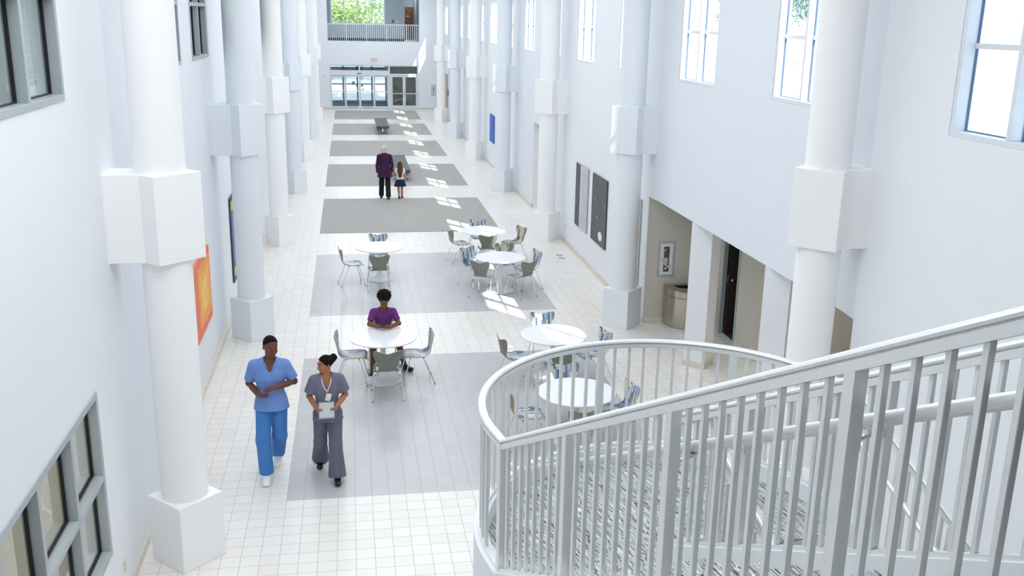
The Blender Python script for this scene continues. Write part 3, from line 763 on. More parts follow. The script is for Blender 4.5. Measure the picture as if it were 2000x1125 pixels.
# landing
mb = MB(); P = [SU(UB, 0.03)] + [SU(u, w) for u, w in arc(CR-0.04)] + [SU(-0.05, 2*CW-0.04), SU(-0.05, WO), SU(UB, WI)]
mb.prism(P, ZL-0.32, ZL-0.012); loc(mb).build('landing_slab', M['white'], st)
mb = MB(); mb.prism(P, ZL-0.012, ZL); loc(mb).build('landing_carpet', M['stair'], st)
# upper flight: carpeted saw-tooth and its soffit
NU = 14
for i in range(NU):
    u0 = UB - RUN*i; u1 = u0 - RUN; z0 = ZL+RIS*i; z1 = z0+RIS
    mb = MB(); Q = [(u0, z0-0.16), (u0, z1-0.03), (u0+0.012, z1-0.02), (u0+0.012, z1-0.006), (u0+0.004, z1), (u1-0.02, z1), (u1-0.02, z1-0.16)]
    vs = [S(u, 0.04, z) for u, z in Q] + [S(u, WI-0.03, z) for u, z in Q]; n = len(Q)
    mb.add(vs, [tuple(range(n)), tuple(range(2*n-1, n-1, -1))] + [(q, n+q, n+(q+1) % n, (q+1) % n) for q in range(n)])
    loc(mb).build('step', M['stair'], st)
def zs(u): return 2.147 - SL*u          # top edge of the stringers of the upper flight
UT = UB - RUN*13.2
def stringer(mb, w0, w1, u0, u1, f, dz):
    mb.add([S(u, w, f(u)-d) for u in (u0, u1) for w in (w0, w1) for d in (0, dz)], [(0,1,3,2),(4,6,7,5),(0,4,5,1),(2,3,7,6),(0,2,6,4),(1,5,7,3)])
mb = MB(); stringer(mb, -0.05, 0.04, 0.0, UT, zs, 0.46); stringer(mb, WI-0.045, WI+0.045, -0.21, UT, zs, 0.46)
# rounded curb / fascia of the landing
C0 = arc(CR-0.05); C1 = arc(CR+0.05); n = len(C0)
vs = []
for (a, b), (c, d) in zip(C0, C1): vs += [S(a, b, 1.66), S(a, b, 2.13), S(c, d, 2.13), S(c, d, 1.66)]
b0 = len(mb.v)
fs = [(4*i+j, 4*i+(j+1) % 4, 4*i+4+(j+1) % 4, 4*i+4+j) for i in range(n-1) for j in range(4)] + [(0,1,2,3), (4*n-4, 4*n-1, 4*n-2, 4*n-3)]
mb.add(vs, fs)
mb.add([S(u, w, z) for u in (0.0, CU) for w in (-0.05, 0.05) for z in (1.66, 2.132)], [(0,1,3,2),(4,6,7,5),(0,4,5,1),(2,3,7,6),(0,2,6,4),(1,5,7,3)])
mb.add([S(u, w, z) for u in (-0.0, CU) for w in (2*CW-0.05, 2*CW+0.05) for z in (1.66, 2.132)], [(0,1,3,2),(4,6,7,5),(0,4,5,1),(2,3,7,6),(0,2,6,4),(1,5,7,3)])
# inner turn of the stringer between the two flights
mb.add([S(u, w, z) for u in (-0.255, -0.165) for w in (WI-0.045, WO+0.045) for z in (1.66, 2.25)], [(0,1,3,2),(4,6,7,5),(0,4,5,1),(2,3,7,6),(0,2,6,4),(1,5,7,3)])
LB = -0.05; ND = 14; RISL = ZL/ND; RUNL = RISL/SL
def zl(u): return 2.10 + SL*(u+0.0)
UE = LB - RUNL*13.0
stringer(mb, WO-0.045, WO+0.045, -0.21, UE, lambda u: zl(u)+0.02, 0.40); stringer(mb, 2*CW-0.045, 2*CW+0.05, 0.0, UE, lambda u: zl(u)+0.03, 0.42)
loc(mb).build('stringer', M['white'], st, smooth=35)
mb = MB(); stringer(mb, 0.03, WI-0.03, UB-0.02, UT, lambda u: zs(u)-0.28, 0.12); stringer(mb, WO+0.03, 2*CW-0.03, LB-0.02, UE, lambda u: zl(u)-0.33, 0.12)
loc(mb).build('soffit', M['white'], st)
for i in range(ND-1):
    u0 = LB - RUNL*i; u1 = u0-RUNL; z1 = ZL-RISL*(i+1); zt = z1+RISL
    mb = MB(); Q = [(u0+0.01, max(0.0, z1-0.16)), (u0+0.01, z1), (u1-0.006, z1), (u1-0.012, z1-0.006), (u1-0.012, z1-0.03), (u1, z1-0.04), (u1, max(0.0, z1-0.16))]
    if i == 0: pass
    vs = [S(u, WO+0.03, z) for u, z in Q] + [S(u, 2*CW-0.04, z) for u, z in Q]; n = len(Q)
    mb.add(vs, [tuple(range(n)), tuple(range(2*n-1, n-1, -1))] + [(q, n+q, n+(q+1) % n, (q+1) % n) for q in range(n)])
    loc(mb).build('step', M['stair'], st)
# supports under the landing
mb = MB(); mb.lathe([(0.11, 0.0), (0.11, ZL-0.32)], 24, S(0.75, CW, 0)); loc(mb).build('support', M['white'], st, smooth=40)

# --- railings
CAP = [(-0.026, 0.010), (-0.0285, 0.020), (-0.022, 0.030), (-0.010, 0.035), (0.010, 0.035), (0.022, 0.030), (0.028, 0.020), (0.026, 0.010),
       (0.015, 0.009), (0.015, 0.003), (0.026, 0.002), (0.026, -0.031), (-0.026, -0.031), (-0.026, 0.002), (-0.015, 0.003), (-0.015, 0.009)]
SHOE = [(-0.020, 0), (0.020, 0), (0.020, 0.022), (-0.020, 0.022)]
RT = 0.897      # cap centre above the stringer
def bar(root, name, u, w, z0, z1, hw, d, mat='alu'):
    """upright of square section, its faces along direction d of the plan path"""
    d = Vector((d[0], d[1])).normalized(); nrm = Vector((-d.y, d.x)); c = SO + SD*u + SE*w; mb = MB()
    vs = []
    for z in (z0, z1):
        for a, b in ((-1,-1), (1,-1), (1,1), (-1,1)):
            p = c + d*(hw*a) + nrm*(hw*b); vs.append((p.x-root.location.x, p.y-root.location.y, z))
    mb.add(vs, [(3,2,1,0),(4,5,6,7),(0,1,5,4),(1,2,6,5),(2,3,7,6),(3,0,4,7)])
    return mb.build(name, M[mat], root, bevel=0.002, bseg=1)
def rel(mb, root): mb.v = [(p[0]-root.location.x, p[1]-root.location.y, p[2]) for p in mb.v]; return mb
def bracket(root, parent, u, w, z, wt, zt):
    """small plate on a post with an arm out to the grab rail"""
    mb = MB(); a = Vector(S(u, w, z)); b = Vector(S(u, wt, zt)); d = (b-a); h = Vector((d.x, d.y, 0)).normalized(); t = Vector((0,0,1)).cross(h)
    mb.obox(a+h*0.004+Vector((0,0,-0.045)), h, t, (0,0,1), 0.004, 0.018, 0.045)
    mb.tube([a+Vector((0,0,-0.06))+h*0.004, a+Vector((0,0,-0.05))+h*0.03, b+Vector((0,0,-0.045)), b+Vector((0,0,-0.012))], 0.009, 8)
    mb.obox(b+Vector((0,0,-0.026)), h, t, (0,0,1), 0.02, 0.028, 0.004)
    rel(mb, root).build('bracket', M['alu'], parent, bevel=0.002)
def railing_path(root, path, posts, nb, zbot, grab):
    pass
OUT = thing('stair_railing', 'outer aluminium railing sweeping up the stairs and round the landing curve', 'railing', (SO.x, SO.y, 0))
INN = thing('stair_railing', 'inner aluminium railing between the upper and the lower flight of stairs', 'railing', (SO.x, SO.y, 0))
# outer: upper flight, landing arc, lower flight
up = [(u, 0.0, zs(u)+RT) for u in (-3.95, -0.0)]
ar = [(0.0, 0.0, 2.15+RT-0.008)] + [(u, w, 2.15+RT-0.012) for u, w in arc(CR, 40)]
lo = [(CU, 2*CW, 2.15+RT-0.012), (0.02, 2*CW, 2.15+RT-0.012)] + [(-0.02, 2*CW, zl(-0.02)+RT+0.03)] + [(-3.6, 2*CW, zl(-3.6)+RT+0.03)]
mb = MB(); mb.sweep([S(*p) for p in up], CAP); tr1 = rel(mb, OUT).build('top_rail', M['alu'], OUT, smooth=25)
mb = MB(); mb.sweep([S(*p) for p in ar + lo[1:2]], CAP); rel(mb, OUT).build('top_rail', M['alu'], OUT, smooth=25)
mb = MB(); mb.sweep([S(*p) for p in lo[1:]], CAP); rel(mb, OUT).build('top_rail', M['alu'], OUT, smooth=25)
mb = MB(); mb.sweep([S(u, 0.0, zs(u)) for u in (-3.95, 0.0)], SHOE); rel(mb, OUT).build('bottom_rail', M['alu'], OUT)
mb = MB(); mb.sweep([S(0.0, 0.0, 2.132)] + [S(u, w, 2.132) for u, w in arc(CR, 40)] + [S(0.0, 2*CW, 2.132)], SHOE); rel(mb, OUT).build('bottom_rail', M['alu'], OUT)
mb = MB(); mb.sweep([S(u, 2*CW, zl(u)+0.03) for u in (0.0, UE)], SHOE); rel(mb, OUT).build('bottom_rail', M['alu'], OUT)
PO = [0.03, -0.96, -2.0, -3.03]
GH = 0.205                                # grab rail below the cap
posts = []
for i, u in enumerate(PO):
    z0 = zs(u) if u < 0 else 2.14
    posts.append(bar(OUT, 'post', u, 0.0, z0+0.01, z0+RT-0.018, 0.0255, SD))
    if i: bracket(OUT, posts[-1], u, 0.027, zs(u)+RT-GH, 0.10, zs(u)+RT-GH)
for a, b in zip(PO, PO[1:] + [-4.07]):
    for j in range(1, 9):
        u = a+(b-a)*j/9; bar(OUT, 'baluster', u, 0.0, zs(u)+0.01, zs(u)+RT-0.03, 0.0115, SD)
def arcpt(t): t = math.radians(t); return CU+CR*math.sin(t), CW-CR*math.cos(t), SD*math.cos(t) + SE*math.sin(t)
AP = [0, 45, 92, 138, 180]
for a, b in zip(AP, AP[1:]):
    for j in range(0, 9):
        t = a+(b-a)*j/9.0
        if t < 4: continue
        u, w, d = arcpt(t)
        bar(OUT, 'post' if j == 0 else 'baluster', u, w, 2.14, 2.15+RT-0.04, 0.027 if j == 0 else 0.0115, d)
for i, u in enumerate((0.03, -0.96, -2.0, -3.03)):
    p = bar(OUT, 'post', u, 2*CW, (zl(u)+0.03) if u < 0 else 2.14, (zl(u)+RT) if u < 0 else 2.15+RT-0.04, 0.027, SD)
    if i: bracket(OUT, p, u, 2*CW-0.027, zl(u)+RT-GH+0.03, 2*CW-0.10, zl(u)+RT-GH+0.03)
    for j in range(1, 9):
        uu = u-1.0*j/9
        if uu > UE: bar(OUT, 'baluster', uu, 2*CW, zl(uu)+0.03, zl(uu)+RT, 0.0115, SD)
mb = MB(); mb.tube([S(u, 0.10, zs(u)+RT-GH) for u in (-3.95, -0.10)] + [S(0.0, 0.10, zs(-0.02)+RT-GH-0.01), S(0.12, 0.10, zs(0.0)+RT-GH-0.02), S(0.17, 0.085, zs(0.0)+RT-GH-0.02), S(0.19, 0.03, zs(0.0)+RT-GH-0.02)], 0.0245, 14)
rel(mb, OUT).build('grab_rail', M['alu'], OUT, smooth=40)
mb = MB(); q0 = zl(0.0)+RT-GH+0.03
mb.tube([S(0.05, 2*CW-0.02, q0), S(0.05, 2*CW-0.085, q0), S(0.02, 2*CW-0.10, q0)] + [S(u, 2*CW-0.10, zl(u)+RT-GH+0.03) for u in (-0.08, -3.6)], 0.0215, 12)
rel(mb, OUT).build('grab_rail', M['alu'], OUT, smooth=40)
# inner railing: upper flight, turn, lower flight
UN = -0.21
mb = MB(); mb.sweep([S(u, WI, zs(u)+RT) for u in (-3.95, UN)], CAP); rel(mb, INN).build('top_rail', M['alu'], INN, smooth=25)
zt = zs(UN)+RT
mb = MB(); mb.sweep([S(UN, WI, zt), S(UN+0.0, WO, zt)], CAP); rel(mb, INN).build('top_rail', M['alu'], INN, smooth=25)
def zi(u): return zl(u)+RT+0.02
mb = MB(); mb.sweep([S(UN, WO, zt), S(UN, WO, zt-0.001-0.03), S(UN-0.02, WO, zi(UN)+0.03), S(-3.6, WO, zi(-3.6))][0:1] + [S(UN-0.10, WO, zi(UN-0.10)+0.10), S(-3.6, WO, zi(-3.6))], CAP); rel(mb, INN).build('top_rail', M['alu'], INN, smooth=25)
mb = MB(); mb.sweep([S(u, WI, zs(u)) for u in (-3.95, UN)], SHOE); rel(mb, INN).build('bottom_rail', M['alu'], INN)
mb = MB(); mb.sweep([S(UN, WI, 2.25), S(UN, WO, 2.25)], SHOE); rel(mb, INN).build('bottom_rail', M['alu'], INN)
mb = MB(); mb.sweep([S(u, WO, zl(u)+0.02) for u in (UN, UE)], SHOE); rel(mb, INN).build('bottom_rail', M['alu'], INN)
PI_ = [UN, -0.96, -2.0, -3.03]
for i, u in enumerate(PI_):
    p = bar(INN, 'post' if i else 'baluster', u, WI, zs(u)+0.01, zs(u)+RT-0.018, 0.024 if i else 0.0125, SD)
    if i: bracket(INN, p, u, WI-0.024, zs(u)+RT-GH, WI-0.10, zs(u)+RT-GH)
    p = bar(INN, 'post' if i else 'baluster', u, WO, zl(u)+0.02, (zi(u)-0.03) if i else zt-0.03, 0.024 if i else 0.0125, SD)
    if i: bracket(INN, p, u, WO+0.024, zl(u)+RT-GH, WO+0.10, zl(u)+RT-GH)
for a, b in zip(PI_, PI_[1:] + [-4.07]):
    n = 7 if a == UN else 9
    for j in range(1, n):
        u = a+(b-a)*j/n; bar(INN, 'baluster', u, WI, zs(u)+0.01, zs(u)+RT-0.03, 0.0115, SD)
        if u > UE: bar(INN, 'baluster', u, WO, zl(u)+0.03, zi(u)-0.03, 0.0115, SD)
for j in range(1, 2): bar(INN, 'baluster', UN, WI+(WO-WI)*j/2, 2.26, zt-0.03, 0.0115, SE)
zg = zs(UN)+RT-GH
mb = MB(); mb.tube([S(u, WI-0.10, zs(u)+RT-GH) for u in (-3.95, -0.25)] + [S(-0.12, WI-0.09, zg-0.02), S(-0.085, WI-0.04, zg-0.02), S(-0.08, WI+0.04, zg-0.02), S(-0.08, WO-0.04, zg-0.02), S(-0.085, WO+0.04, zg-0.02), S(-0.12, WO+0.09, zg-0.04)] + [S(u, WO+0.10, zl(u)+RT-GH) for u in (-0.36, -3.6)], 0.0245, 14)
rel(mb, INN).build('grab_rail', M['alu'], INN, smooth=40)
# ------------------------------------------------------------------ carpets
cn = ['grey woven carpet nearest the cafe tables, the largest in view', 'grey woven carpet under the walking pair and the nearer bench', 'grey woven carpet just beyond the nearer bench', 'grey woven carpet under the farther bench', 'grey woven carpet right before the entrance doors']
for i in range(5):
    y0 = MY0 + PER*(i+2); L = 25*T
    tag(MB().box(0, 24*T, 0, L, 0.0, 0.012).build('carpet', M['carpet'], loc=(MX0, y0, 0)), cn[i], 'carpet', 'grey carpets down the hall')

# ------------------------------------------------------------------ pedestal tables
def table_proto():
    t = thing('cafe_table', '-', 'table')
    R = 0.533
    MB().lathe([(R-0.03, 0.708), (R-0.006, 0.714), (R, 0.722), (R, 0.729), (R-0.005, 0.735)], 64).build('tabletop', M['lam'], t, smooth=35)
    MB().lathe([(0.30, 0.0), (0.302, 0.008), (0.295, 0.016), (0.24, 0.028), (0.17, 0.045), (0.11, 0.075), (0.075, 0.12), (0.055, 0.19), (0.045, 0.28), (0.044, 0.5), (0.05, 0.6), (0.07, 0.66), (0.11, 0.70), (0.20, 0.708)], 40).build('pedestal', M['tbase'], t, smooth=50)
    return t
TB = [((0.43, 14.70), 'round white pedestal table where the man in the purple tee sits'),
      ((0.58, 20.94), 'round white pedestal table on the grey tiles with three chairs drawn up and nobody seated'),
      ((3.07, 19.77), 'round white pedestal table with five chairs around it'),
      ((3.06, 22.46), 'sunlit round white pedestal table closest to the grey carpet'),
      ((3.14, 14.52), 'round white pedestal table with a bright sun patch, partly behind the curved rail'),
      ((2.95, 12.05), 'round white pedestal table seen through the railing of the stair landing')]
tp = table_proto()
for i, (p, lab) in enumerate(TB):
    o = tp if i == 0 else copy_tree(tp)
    o.location = (p[0], p[1], 0); o['label'] = lab; o['group'] = 'round cafe tables'

# ------------------------------------------------------------------ moulded plywood chairs
def chair_surface():
    """centre line of the shell from the front lip of the seat to the top of the back: (y, z, half width)"""
    # sitter faces +y
    P = [(0.235, 0.418, 0.150), (0.225, 0.435, 0.178), (0.19, 0.447, 0.200), (0.12, 0.452, 0.212), (0.03, 0.447, 0.214), (-0.06, 0.443, 0.206), (-0.12, 0.447, 0.190),
         (-0.165, 0.463, 0.166), (-0.195, 0.495, 0.146), (-0.214, 0.54, 0.140), (-0.228, 0.59, 0.156), (-0.241, 0.64, 0.182), (-0.253, 0.69, 0.204), (-0.263, 0.735, 0.216), (-0.271, 0.775, 0.214), (-0.2745, 0.797, 0.196)]
    return P
def shell_mesh(mats):
    P = chair_surface(); n = len(P); m = 13; th = 0.011
    arc_ = [0.0]
    for a, b in zip(P, P[1:]): arc_.append(arc_[-1]+math.hypot(b[0]-a[0], b[1]-a[1]))
    C = []; 
    for i, (y, z, hw) in enumerate(P):
        a = P[max(0, i-1)]; b = P[min(n-1, i+1)]; ty, tz = b[0]-a[0], b[1]-a[1]; L = math.hypot(ty, tz); ny, nz = -tz/L, ty/L   # outward normal = away from sitter
        row = []
        for j in range(m):
            s = -1+2*j/(m-1); x = hw*s
            back = max(0.0, min(1.0, (z-0.50)/0.2))
            curl = (0.035*back*s*s) if z > 0.47 else 0.012*(s**4)*(1 if y < 0.2 else 0.2)
            yy, zz = y - ny*curl*1.0, z - nz*curl
            if i == n-1: zz -= 0.0
            if z > 0.70:   # dip between the two ears of the top edge
                k = (z-0.70)/0.097; zz += k*(0.028*abs(s)**2.0 - 0.030*(1-abs(s))**1.2 + (-0.020*(abs(s)**8)))
            row.append(Vector((x, yy, zz)))
        C.append((row, Vector((0, ny, nz))))
    mb = MB(); uv = []
    for side in (0, 1):
        for i in range(n):
            row, nn = C[i]
            for j in range(m):
                p = row[j] + nn*(th if side else 0.0); mb.v.append(tuple(p)); uv.append((0.5+p.x*2.2, arc_[i]*1.0))
    N = n*m
    def F(mi, *f): mb.f.append(f); mb.mi.append(mi)
    for i in range(n-1):
        for j in range(m-1):
            a = i*m+j; F(0, a, a+1, a+m+1, a+m); F(1, N+a, N+a+m, N+a+m+1, N+a+1)
    for i in range(n-1):
        a = i*m; F(2, a, a+m, N+a+m, N+a); a = i*m+m-1; F(2, a, N+a, N+a+m, a+m)
    for j in range(m-1):
        F(2, j, N+j, N+j+1, j+1); a = (n-1)*m+j; F(2, a, a+1, N+a+1, N+a)
    mb.uv = uv
    return mb
def chair_proto(stripe):
    t = thing('cafe_chair', '-', 'chair')
    shell_mesh(None).build('shell', [stripe, M['olive'], M['ply']], t, smooth=50)
    fr = MB()
    for sx in (-1, 1): fr.tube([(sx*0.135, 0.13, 0.432), (sx*0.13, 0.02, 0.425), (sx*0.125, -0.10, 0.428)], 0.007, 8)
    fr.lathe([(0.075, 0.418), (0.08, 0.43), (0.07, 0.437)], 20, (0, 0.01, 0))
    fr.tube([(-0.13, 0.09, 0.425), (0.13, 0.09, 0.425)], 0.008, 8); fr.tube([(-0.125, -0.07, 0.425), (0.125, -0.07, 0.425)], 0.008, 8)
    fr.build('under_frame', M['chrome'], t, smooth=40)
    for sx in (-1, 1):
        for sy in (-1, 1):
            y0 = 0.09 if sy > 0 else -0.07; y1 = 0.235 if sy > 0 else -0.265
            mb = MB(); mb.tube([(sx*0.12, y0, 0.426), (sx*0.165, y0+0.02*sy, 0.425), (sx*0.195, y0+0.035*sy, 0.405), (sx*0.207, y0+0.05*sy, 0.36), (sx*0.232, y1, 0.012)], 0.0085, 8, up=(0, 1, 0))
            lg = mb.build('leg', M['chrome'], t, smooth=40)
            mb = MB(); mb.lathe([(0.0105, 0.0), (0.0105, 0.014), (0.009, 0.018)], 10, (sx*0.2325, y1, 0)); mb.build('foot', M['footgrey'], lg, smooth=40)
    return t
cp = chair_proto(M['stripe']); cpw = chair_proto(M['stripew'])
# (x, y) of the top of the back, facing angle from +x, warm pattern, label
CH = [(-0.02, 14.70, -3, 0, 'striped cafe chair facing right, on the left side of the table with the seated man'),
 (0.93, 14.65, 183, 0, 'striped cafe chair facing left, on the right side of the table with the seated man'),
 (0.471, 14.03, 90, 0, 'cafe chair showing its olive back, across the table from the seated man'),
 (0.44, 15.42, -90, 0, 'cafe chair under the man in the purple tee'),
 (-0.03, 20.62, 10, 0, 'cafe chair turned right with its pale back edge showing, left of the three-chair table'),
 (0.571, 21.70, -90, 0, 'striped cafe chair behind the three-chair table, only its upper back showing'),
 (0.526, 20.12, 93, 0, 'cafe chair showing its olive back in front of the three-chair table'),
 (2.58, 20.28, -55, 0, 'blue striped cafe chair at the far left of the five-chair table, facing the camera'),
 (2.726, 19.45, 58, 0, 'cafe chair with olive back turned half right in front of the five-chair table'),
 (3.44, 19.32, 122, 0, 'cafe chair with olive back turned half left in front of the five-chair table'),
 (3.69, 19.95, 198, 0, 'striped cafe chair seen almost edge-on at the right end of the five-chair table'),
 (3.30, 20.52, -93, 1, 'buff striped cafe chair behind the five-chair table, only its upper back showing'),
 (2.50, 22.40, 14, 0, 'cafe chair facing right at the left side of the table closest to the carpet'),
 (3.049, 23.15, -88, 0, 'blue striped cafe chair behind the table closest to the carpet'),
 (3.081, 21.86, 86, 0, 'cafe chair with olive back standing between the two crowded tables'),
 (3.79, 22.42, 205, 1, 'buff striped cafe chair facing left, right of the table closest to the carpet'),
 (3.139, 15.26, -90, 0, 'blue striped cafe chair behind the table with the bright sun patch'),
 (2.50, 14.33, 12, 0, 'striped cafe chair left of the sun-patched table, just outside the curved rail'),
 (3.70, 14.36, 196, 0, 'striped cafe chair right of the sun-patched table, above the curved rail'),
 (3.09, 13.84, 93, 0, 'cafe chair with olive back in front of the sun-patched table, behind the rail'),
 (2.99, 12.72, -88, 0, 'striped cafe chair behind the table seen through the railing'),
 (2.27, 12.03, 2, 0, 'striped cafe chair left of the table seen through the railing'),
 (3.42, 12.02, 193, 0, 'striped cafe chair right of the table seen through the railing'),
 (2.863, 11.50, 92, 0, 'cafe chair with olive back before the table seen through the railing')]
used = {0: False, 1: False}
for x, y, a, wm, lab in CH:
    src = cpw if wm else cp
    o = copy_tree(src) if used[wm] else src
    used[wm] = True
    f = Vector((math.cos(math.radians(a)), math.sin(math.radians(a)))); n_ = Vector((-f.y, f.x)); c_ = Vector((x, y))
    tc = min((Vector(p) for p, _l in TB), key=lambda p: (p-c_).length)
    for _i in range(60):      # drawn back until the front feet stand clear of the table's foot
        if min((c_+f*0.235+n_*(q*0.232)-tc).length for q in (-1, 1)) > 0.317: break
        c_ = c_ - f*0.01
    o.location = (c_.x, c_.y, 0); o.rotation_euler = (0, 0, math.radians(a-90)); o['label'] = lab; o['group'] = 'moulded cafe chairs'

# ------------------------------------------------------------------ tufted benches
def bench_proto():
    t = thing('bench', '-', 'bench'); W, L = 0.60, 3.9
    for h in (0, 1):
        mb = MB(); nx, ny = 5, 11; sub = 6; y0 = -L/2 + h*L/2 + 0.012; LL = L/2-0.024
        X = nx*sub; Y = ny*sub; vs = []
        for j in range(Y+1):
            for i in range(X+1):
                fx = (i % sub)/sub if i < X else 0.0; fy = (j % sub)/sub if j < Y else 0.0
                d = min(fx, 1-fx, fy, 1-fy)*2
                z = 0.425 - 0.022*(1-min(1, d*1.6))**2
                vs.append((-W/2+W*i/X, y0+LL*j/Y, z))
        fs = [(j*(X+1)+i, j*(X+1)+i+1, (j+1)*(X+1)+i+1, (j+1)*(X+1)+i) for j in range(Y) for i in range(X)]
        b = len(vs)
        rim = [i for i in range(X+1)] + [j*(X+1)+X for j in range(1, Y+1)] + [Y*(X+1)+i for i in range(X-1, -1, -1)] + [j*(X+1) for j in range(Y-1, 0, -1)]
        for r in rim: vs.append((vs[r][0], vs[r][1], 0.315))
        for q in range(len(rim)): fs.append((rim[q], b+q, b+(q+1) % len(rim), rim[(q+1) % len(rim)]))
        fs.append(tuple(range(b, b+len(rim))))
        mb.add(vs, fs); mb.build('cushion', M['seatleather'], t, smooth=50)
    MB().box(-0.27, 0.27, -L/2+0.05, L/2-0.05, 0.285, 0.315).build('platform', M['black'], t)
    for y in (-L/2+0.55, L/2-0.55):
        mb = MB()
        mb.lathe([(0.03, 0.05), (0.03, 0.285)], 14, (0, y, 0))
        for a in (35, 145, 215, 325):
            c, s = math.cos(math.radians(a)), math.sin(math.radians(a))
            mb.tube([(0.02*c, y+0.02*s, 0.075), (0.33*c, y+0.33*s, 0.03)], 0.014, 8); mb.lathe([(0.02, 0), (0.02, 0.012), (0.012, 0.03)], 10, (0.32*c, y+0.32*s, 0))
        mb.tube([(-0.25, y, 0.275), (0.25, y, 0.275)], 0.015, 8)
        mb.build('leg', M['chrome'], t, smooth=40)
    return t
bp = bench_proto(); bp.location = (1.76, 36.0, 0.012); bp['label'] = 'long black tufted bench on the carpet in front of the walking pair'; bp['group'] = 'tufted hall benches'
b2 = copy_tree(bp); b2.location = (1.60, 50.2, 0.012); b2['label'] = 'long black tufted bench farther down the hall, towards the entrance doors'

# ------------------------------------------------------------------ pictures
def picture(name, lab, x, y0, y1, z0, z1, sx, rects, edge, frame=None):
    """canvas on a side wall; rects: (u0, v0, u1, v1, material) in 0..1, u along +y"""
    t = thing(name, lab, 'painting', (x+sx*0.004, (y0+y1)/2, (z0+z1)/2))
    W, Hh = y1-y0, z1-z0
    MB().box(min(0, sx*0.03), max(0, sx*0.03), -W/2, W/2, -Hh/2, Hh/2).build('canvas', edge, t, bevel=0.003)
    for i, (u0, v0, u1, v1, m) in enumerate(rects):
        a, b = sx*0.0295, sx*(0.0312+0.0006*i)
        MB().box(min(a, b), max(a, b), -W/2+u0*W, -W/2+u1*W, -Hh/2+v0*Hh, -Hh/2+v1*Hh).build('colour_field', m, t)
    return t
def art(name, c, var=0.08): return pbr(name, lin(c), 0.6, var=var, vscale=5, bump=0.1, bscale=90)
wl = XL-DEP
picture('painting', 'orange painting of nested amber rectangles on the left wall behind the nearest column', wl, 14.22, 15.80, 0.84, 2.02, 1,
        [(0.20, 0.12, 0.97, 0.90, art('orange paint', (247, 160, 84))), (0.30, 0.24, 0.88, 0.78, art('amber paint', (250, 182, 84))), (0.36, 0.30, 0.72, 0.68, art('yellow amber paint', (252, 200, 104)))], art('red orange paint', (240, 126, 90)))
picture('painting', 'violet painting with yellow ends in a dark border beside the second left column', XL, 18.66, 19.9, 0.60, 2.24, 1,
        [(0.06, 0.06, 0.94, 0.17, art('ochre paint', (226, 186, 110))), (0.06, 0.84, 0.94, 0.95, art('ochre paint b', (226, 186, 110))), (0.04, 0.19, 0.96, 0.82, art('violet paint', (112, 114, 178))), (0.04, 0.49, 0.96, 0.51, art('slate violet paint', (80, 82, 120)))], art('dark slate paint', (62, 70, 80)))
wr = XR
picture('painting', 'two-tone painting, charcoal strip beside pale grey, on the right wall', wr, 21.86, 23.08, 0.75, 2.26, -1,
        [(0.0, 0.0, 0.545, 1.0, art('pale grey paint', (196, 198, 204))), (0.60, 0.0, 1.0, 1.0, art('charcoal paint', (84, 84, 84), 0.2)), (0.545, 0, 0.60, 1, art('off white paint', (228, 228, 230)))], art('canvas grey', (170, 170, 172)))
bw = picture('painting', 'charcoal painting with a white oval near the bottom on the right wall', wr, 20.14, 21.42, 0.75, 2.26, -1, [(0.0, 0.0, 1.0, 1.0, art('graphite paint', (92, 92, 92), 0.2))], art('graphite edge', (66, 66, 66)))
for (u, v, a, b) in ((0.33, 0.14, 0.17, 0.105), (0.60, 0.38, 0.03, 0.022), (0.75, 0.5, 0.012, 0.008), (0.12, 0.62, 0.012, 0.012), (0.93, 0.28, 0.012, 0.02), (0.82, 0.62, 0.02, 0.006), (0.45, 0.93, 0.015, 0.01)):
    n = 26; W, Hh = 1.28, 1.51
    P = [(-W/2+u*W+a*math.cos(2*PI*i/n), -Hh/2+v*Hh+b*math.sin(2*PI*i/n)) for i in range(n)]
    mb = MB(); mb.prism(P, 0, 0.0015, T=lambda y, z, t: (-0.032-t, y, z)); mb.build('white_mark', M['signwhite'], bw)
picture('painting', 'bright blue painting far down the right wall', wr, 37.03, 38.2, 0.95, 2.0, -1, [(0.04, 0.03, 0.97, 0.97, art('cobalt paint', (46, 106, 200), 0.12)), (0.3, 0.3, 0.6, 0.8, art('violet blue paint', (74, 92, 190)))], art('blue edge', (40, 84, 160)))

# ------------------------------------------------------------------ litter bin
t = thing('litter_bin', 'half-round brushed steel litter bin against the alcove wall', 'bin', (6.20, 17.20, 0))
def halfround(r, n=24, k=0.52): return [(r*math.cos(a), -k/0.36*r*math.sin(a)) for a in (PI*i/n for i in range(n+1))]
MB().prism(halfround(0.352), 0.0, 0.05).build('base', M['steel'], t, smooth=30)
MB().prism(halfround(0.36), 0.05, 0.60).build('body', M['steel'], t, smooth=30)
mb = MB(); P = halfround(0.365); n = len(P); top = [(p[0], p[1], 0.775+0.10*p[1]) for p in P]
mb.add([(p[0], p[1], 0.61) for p in P] + top, [(i, (i+1) % n, n+(i+1) % n, n+i) for i in range(n)] + [tuple(range(n))])
hole = [(0.20*math.cos(a), -0.10-0.17*math.sin(a)) for a in (PI*i/20 for i in range(21))]; h3 = [(p[0], p[1], 0.775+0.10*p[1]) for p in hole]
b = len(mb.v); mb.add(h3, []); mb.f.append(tuple(range(n, 2*n-0))[:n]); mb.f.pop()
m_ = len(h3)
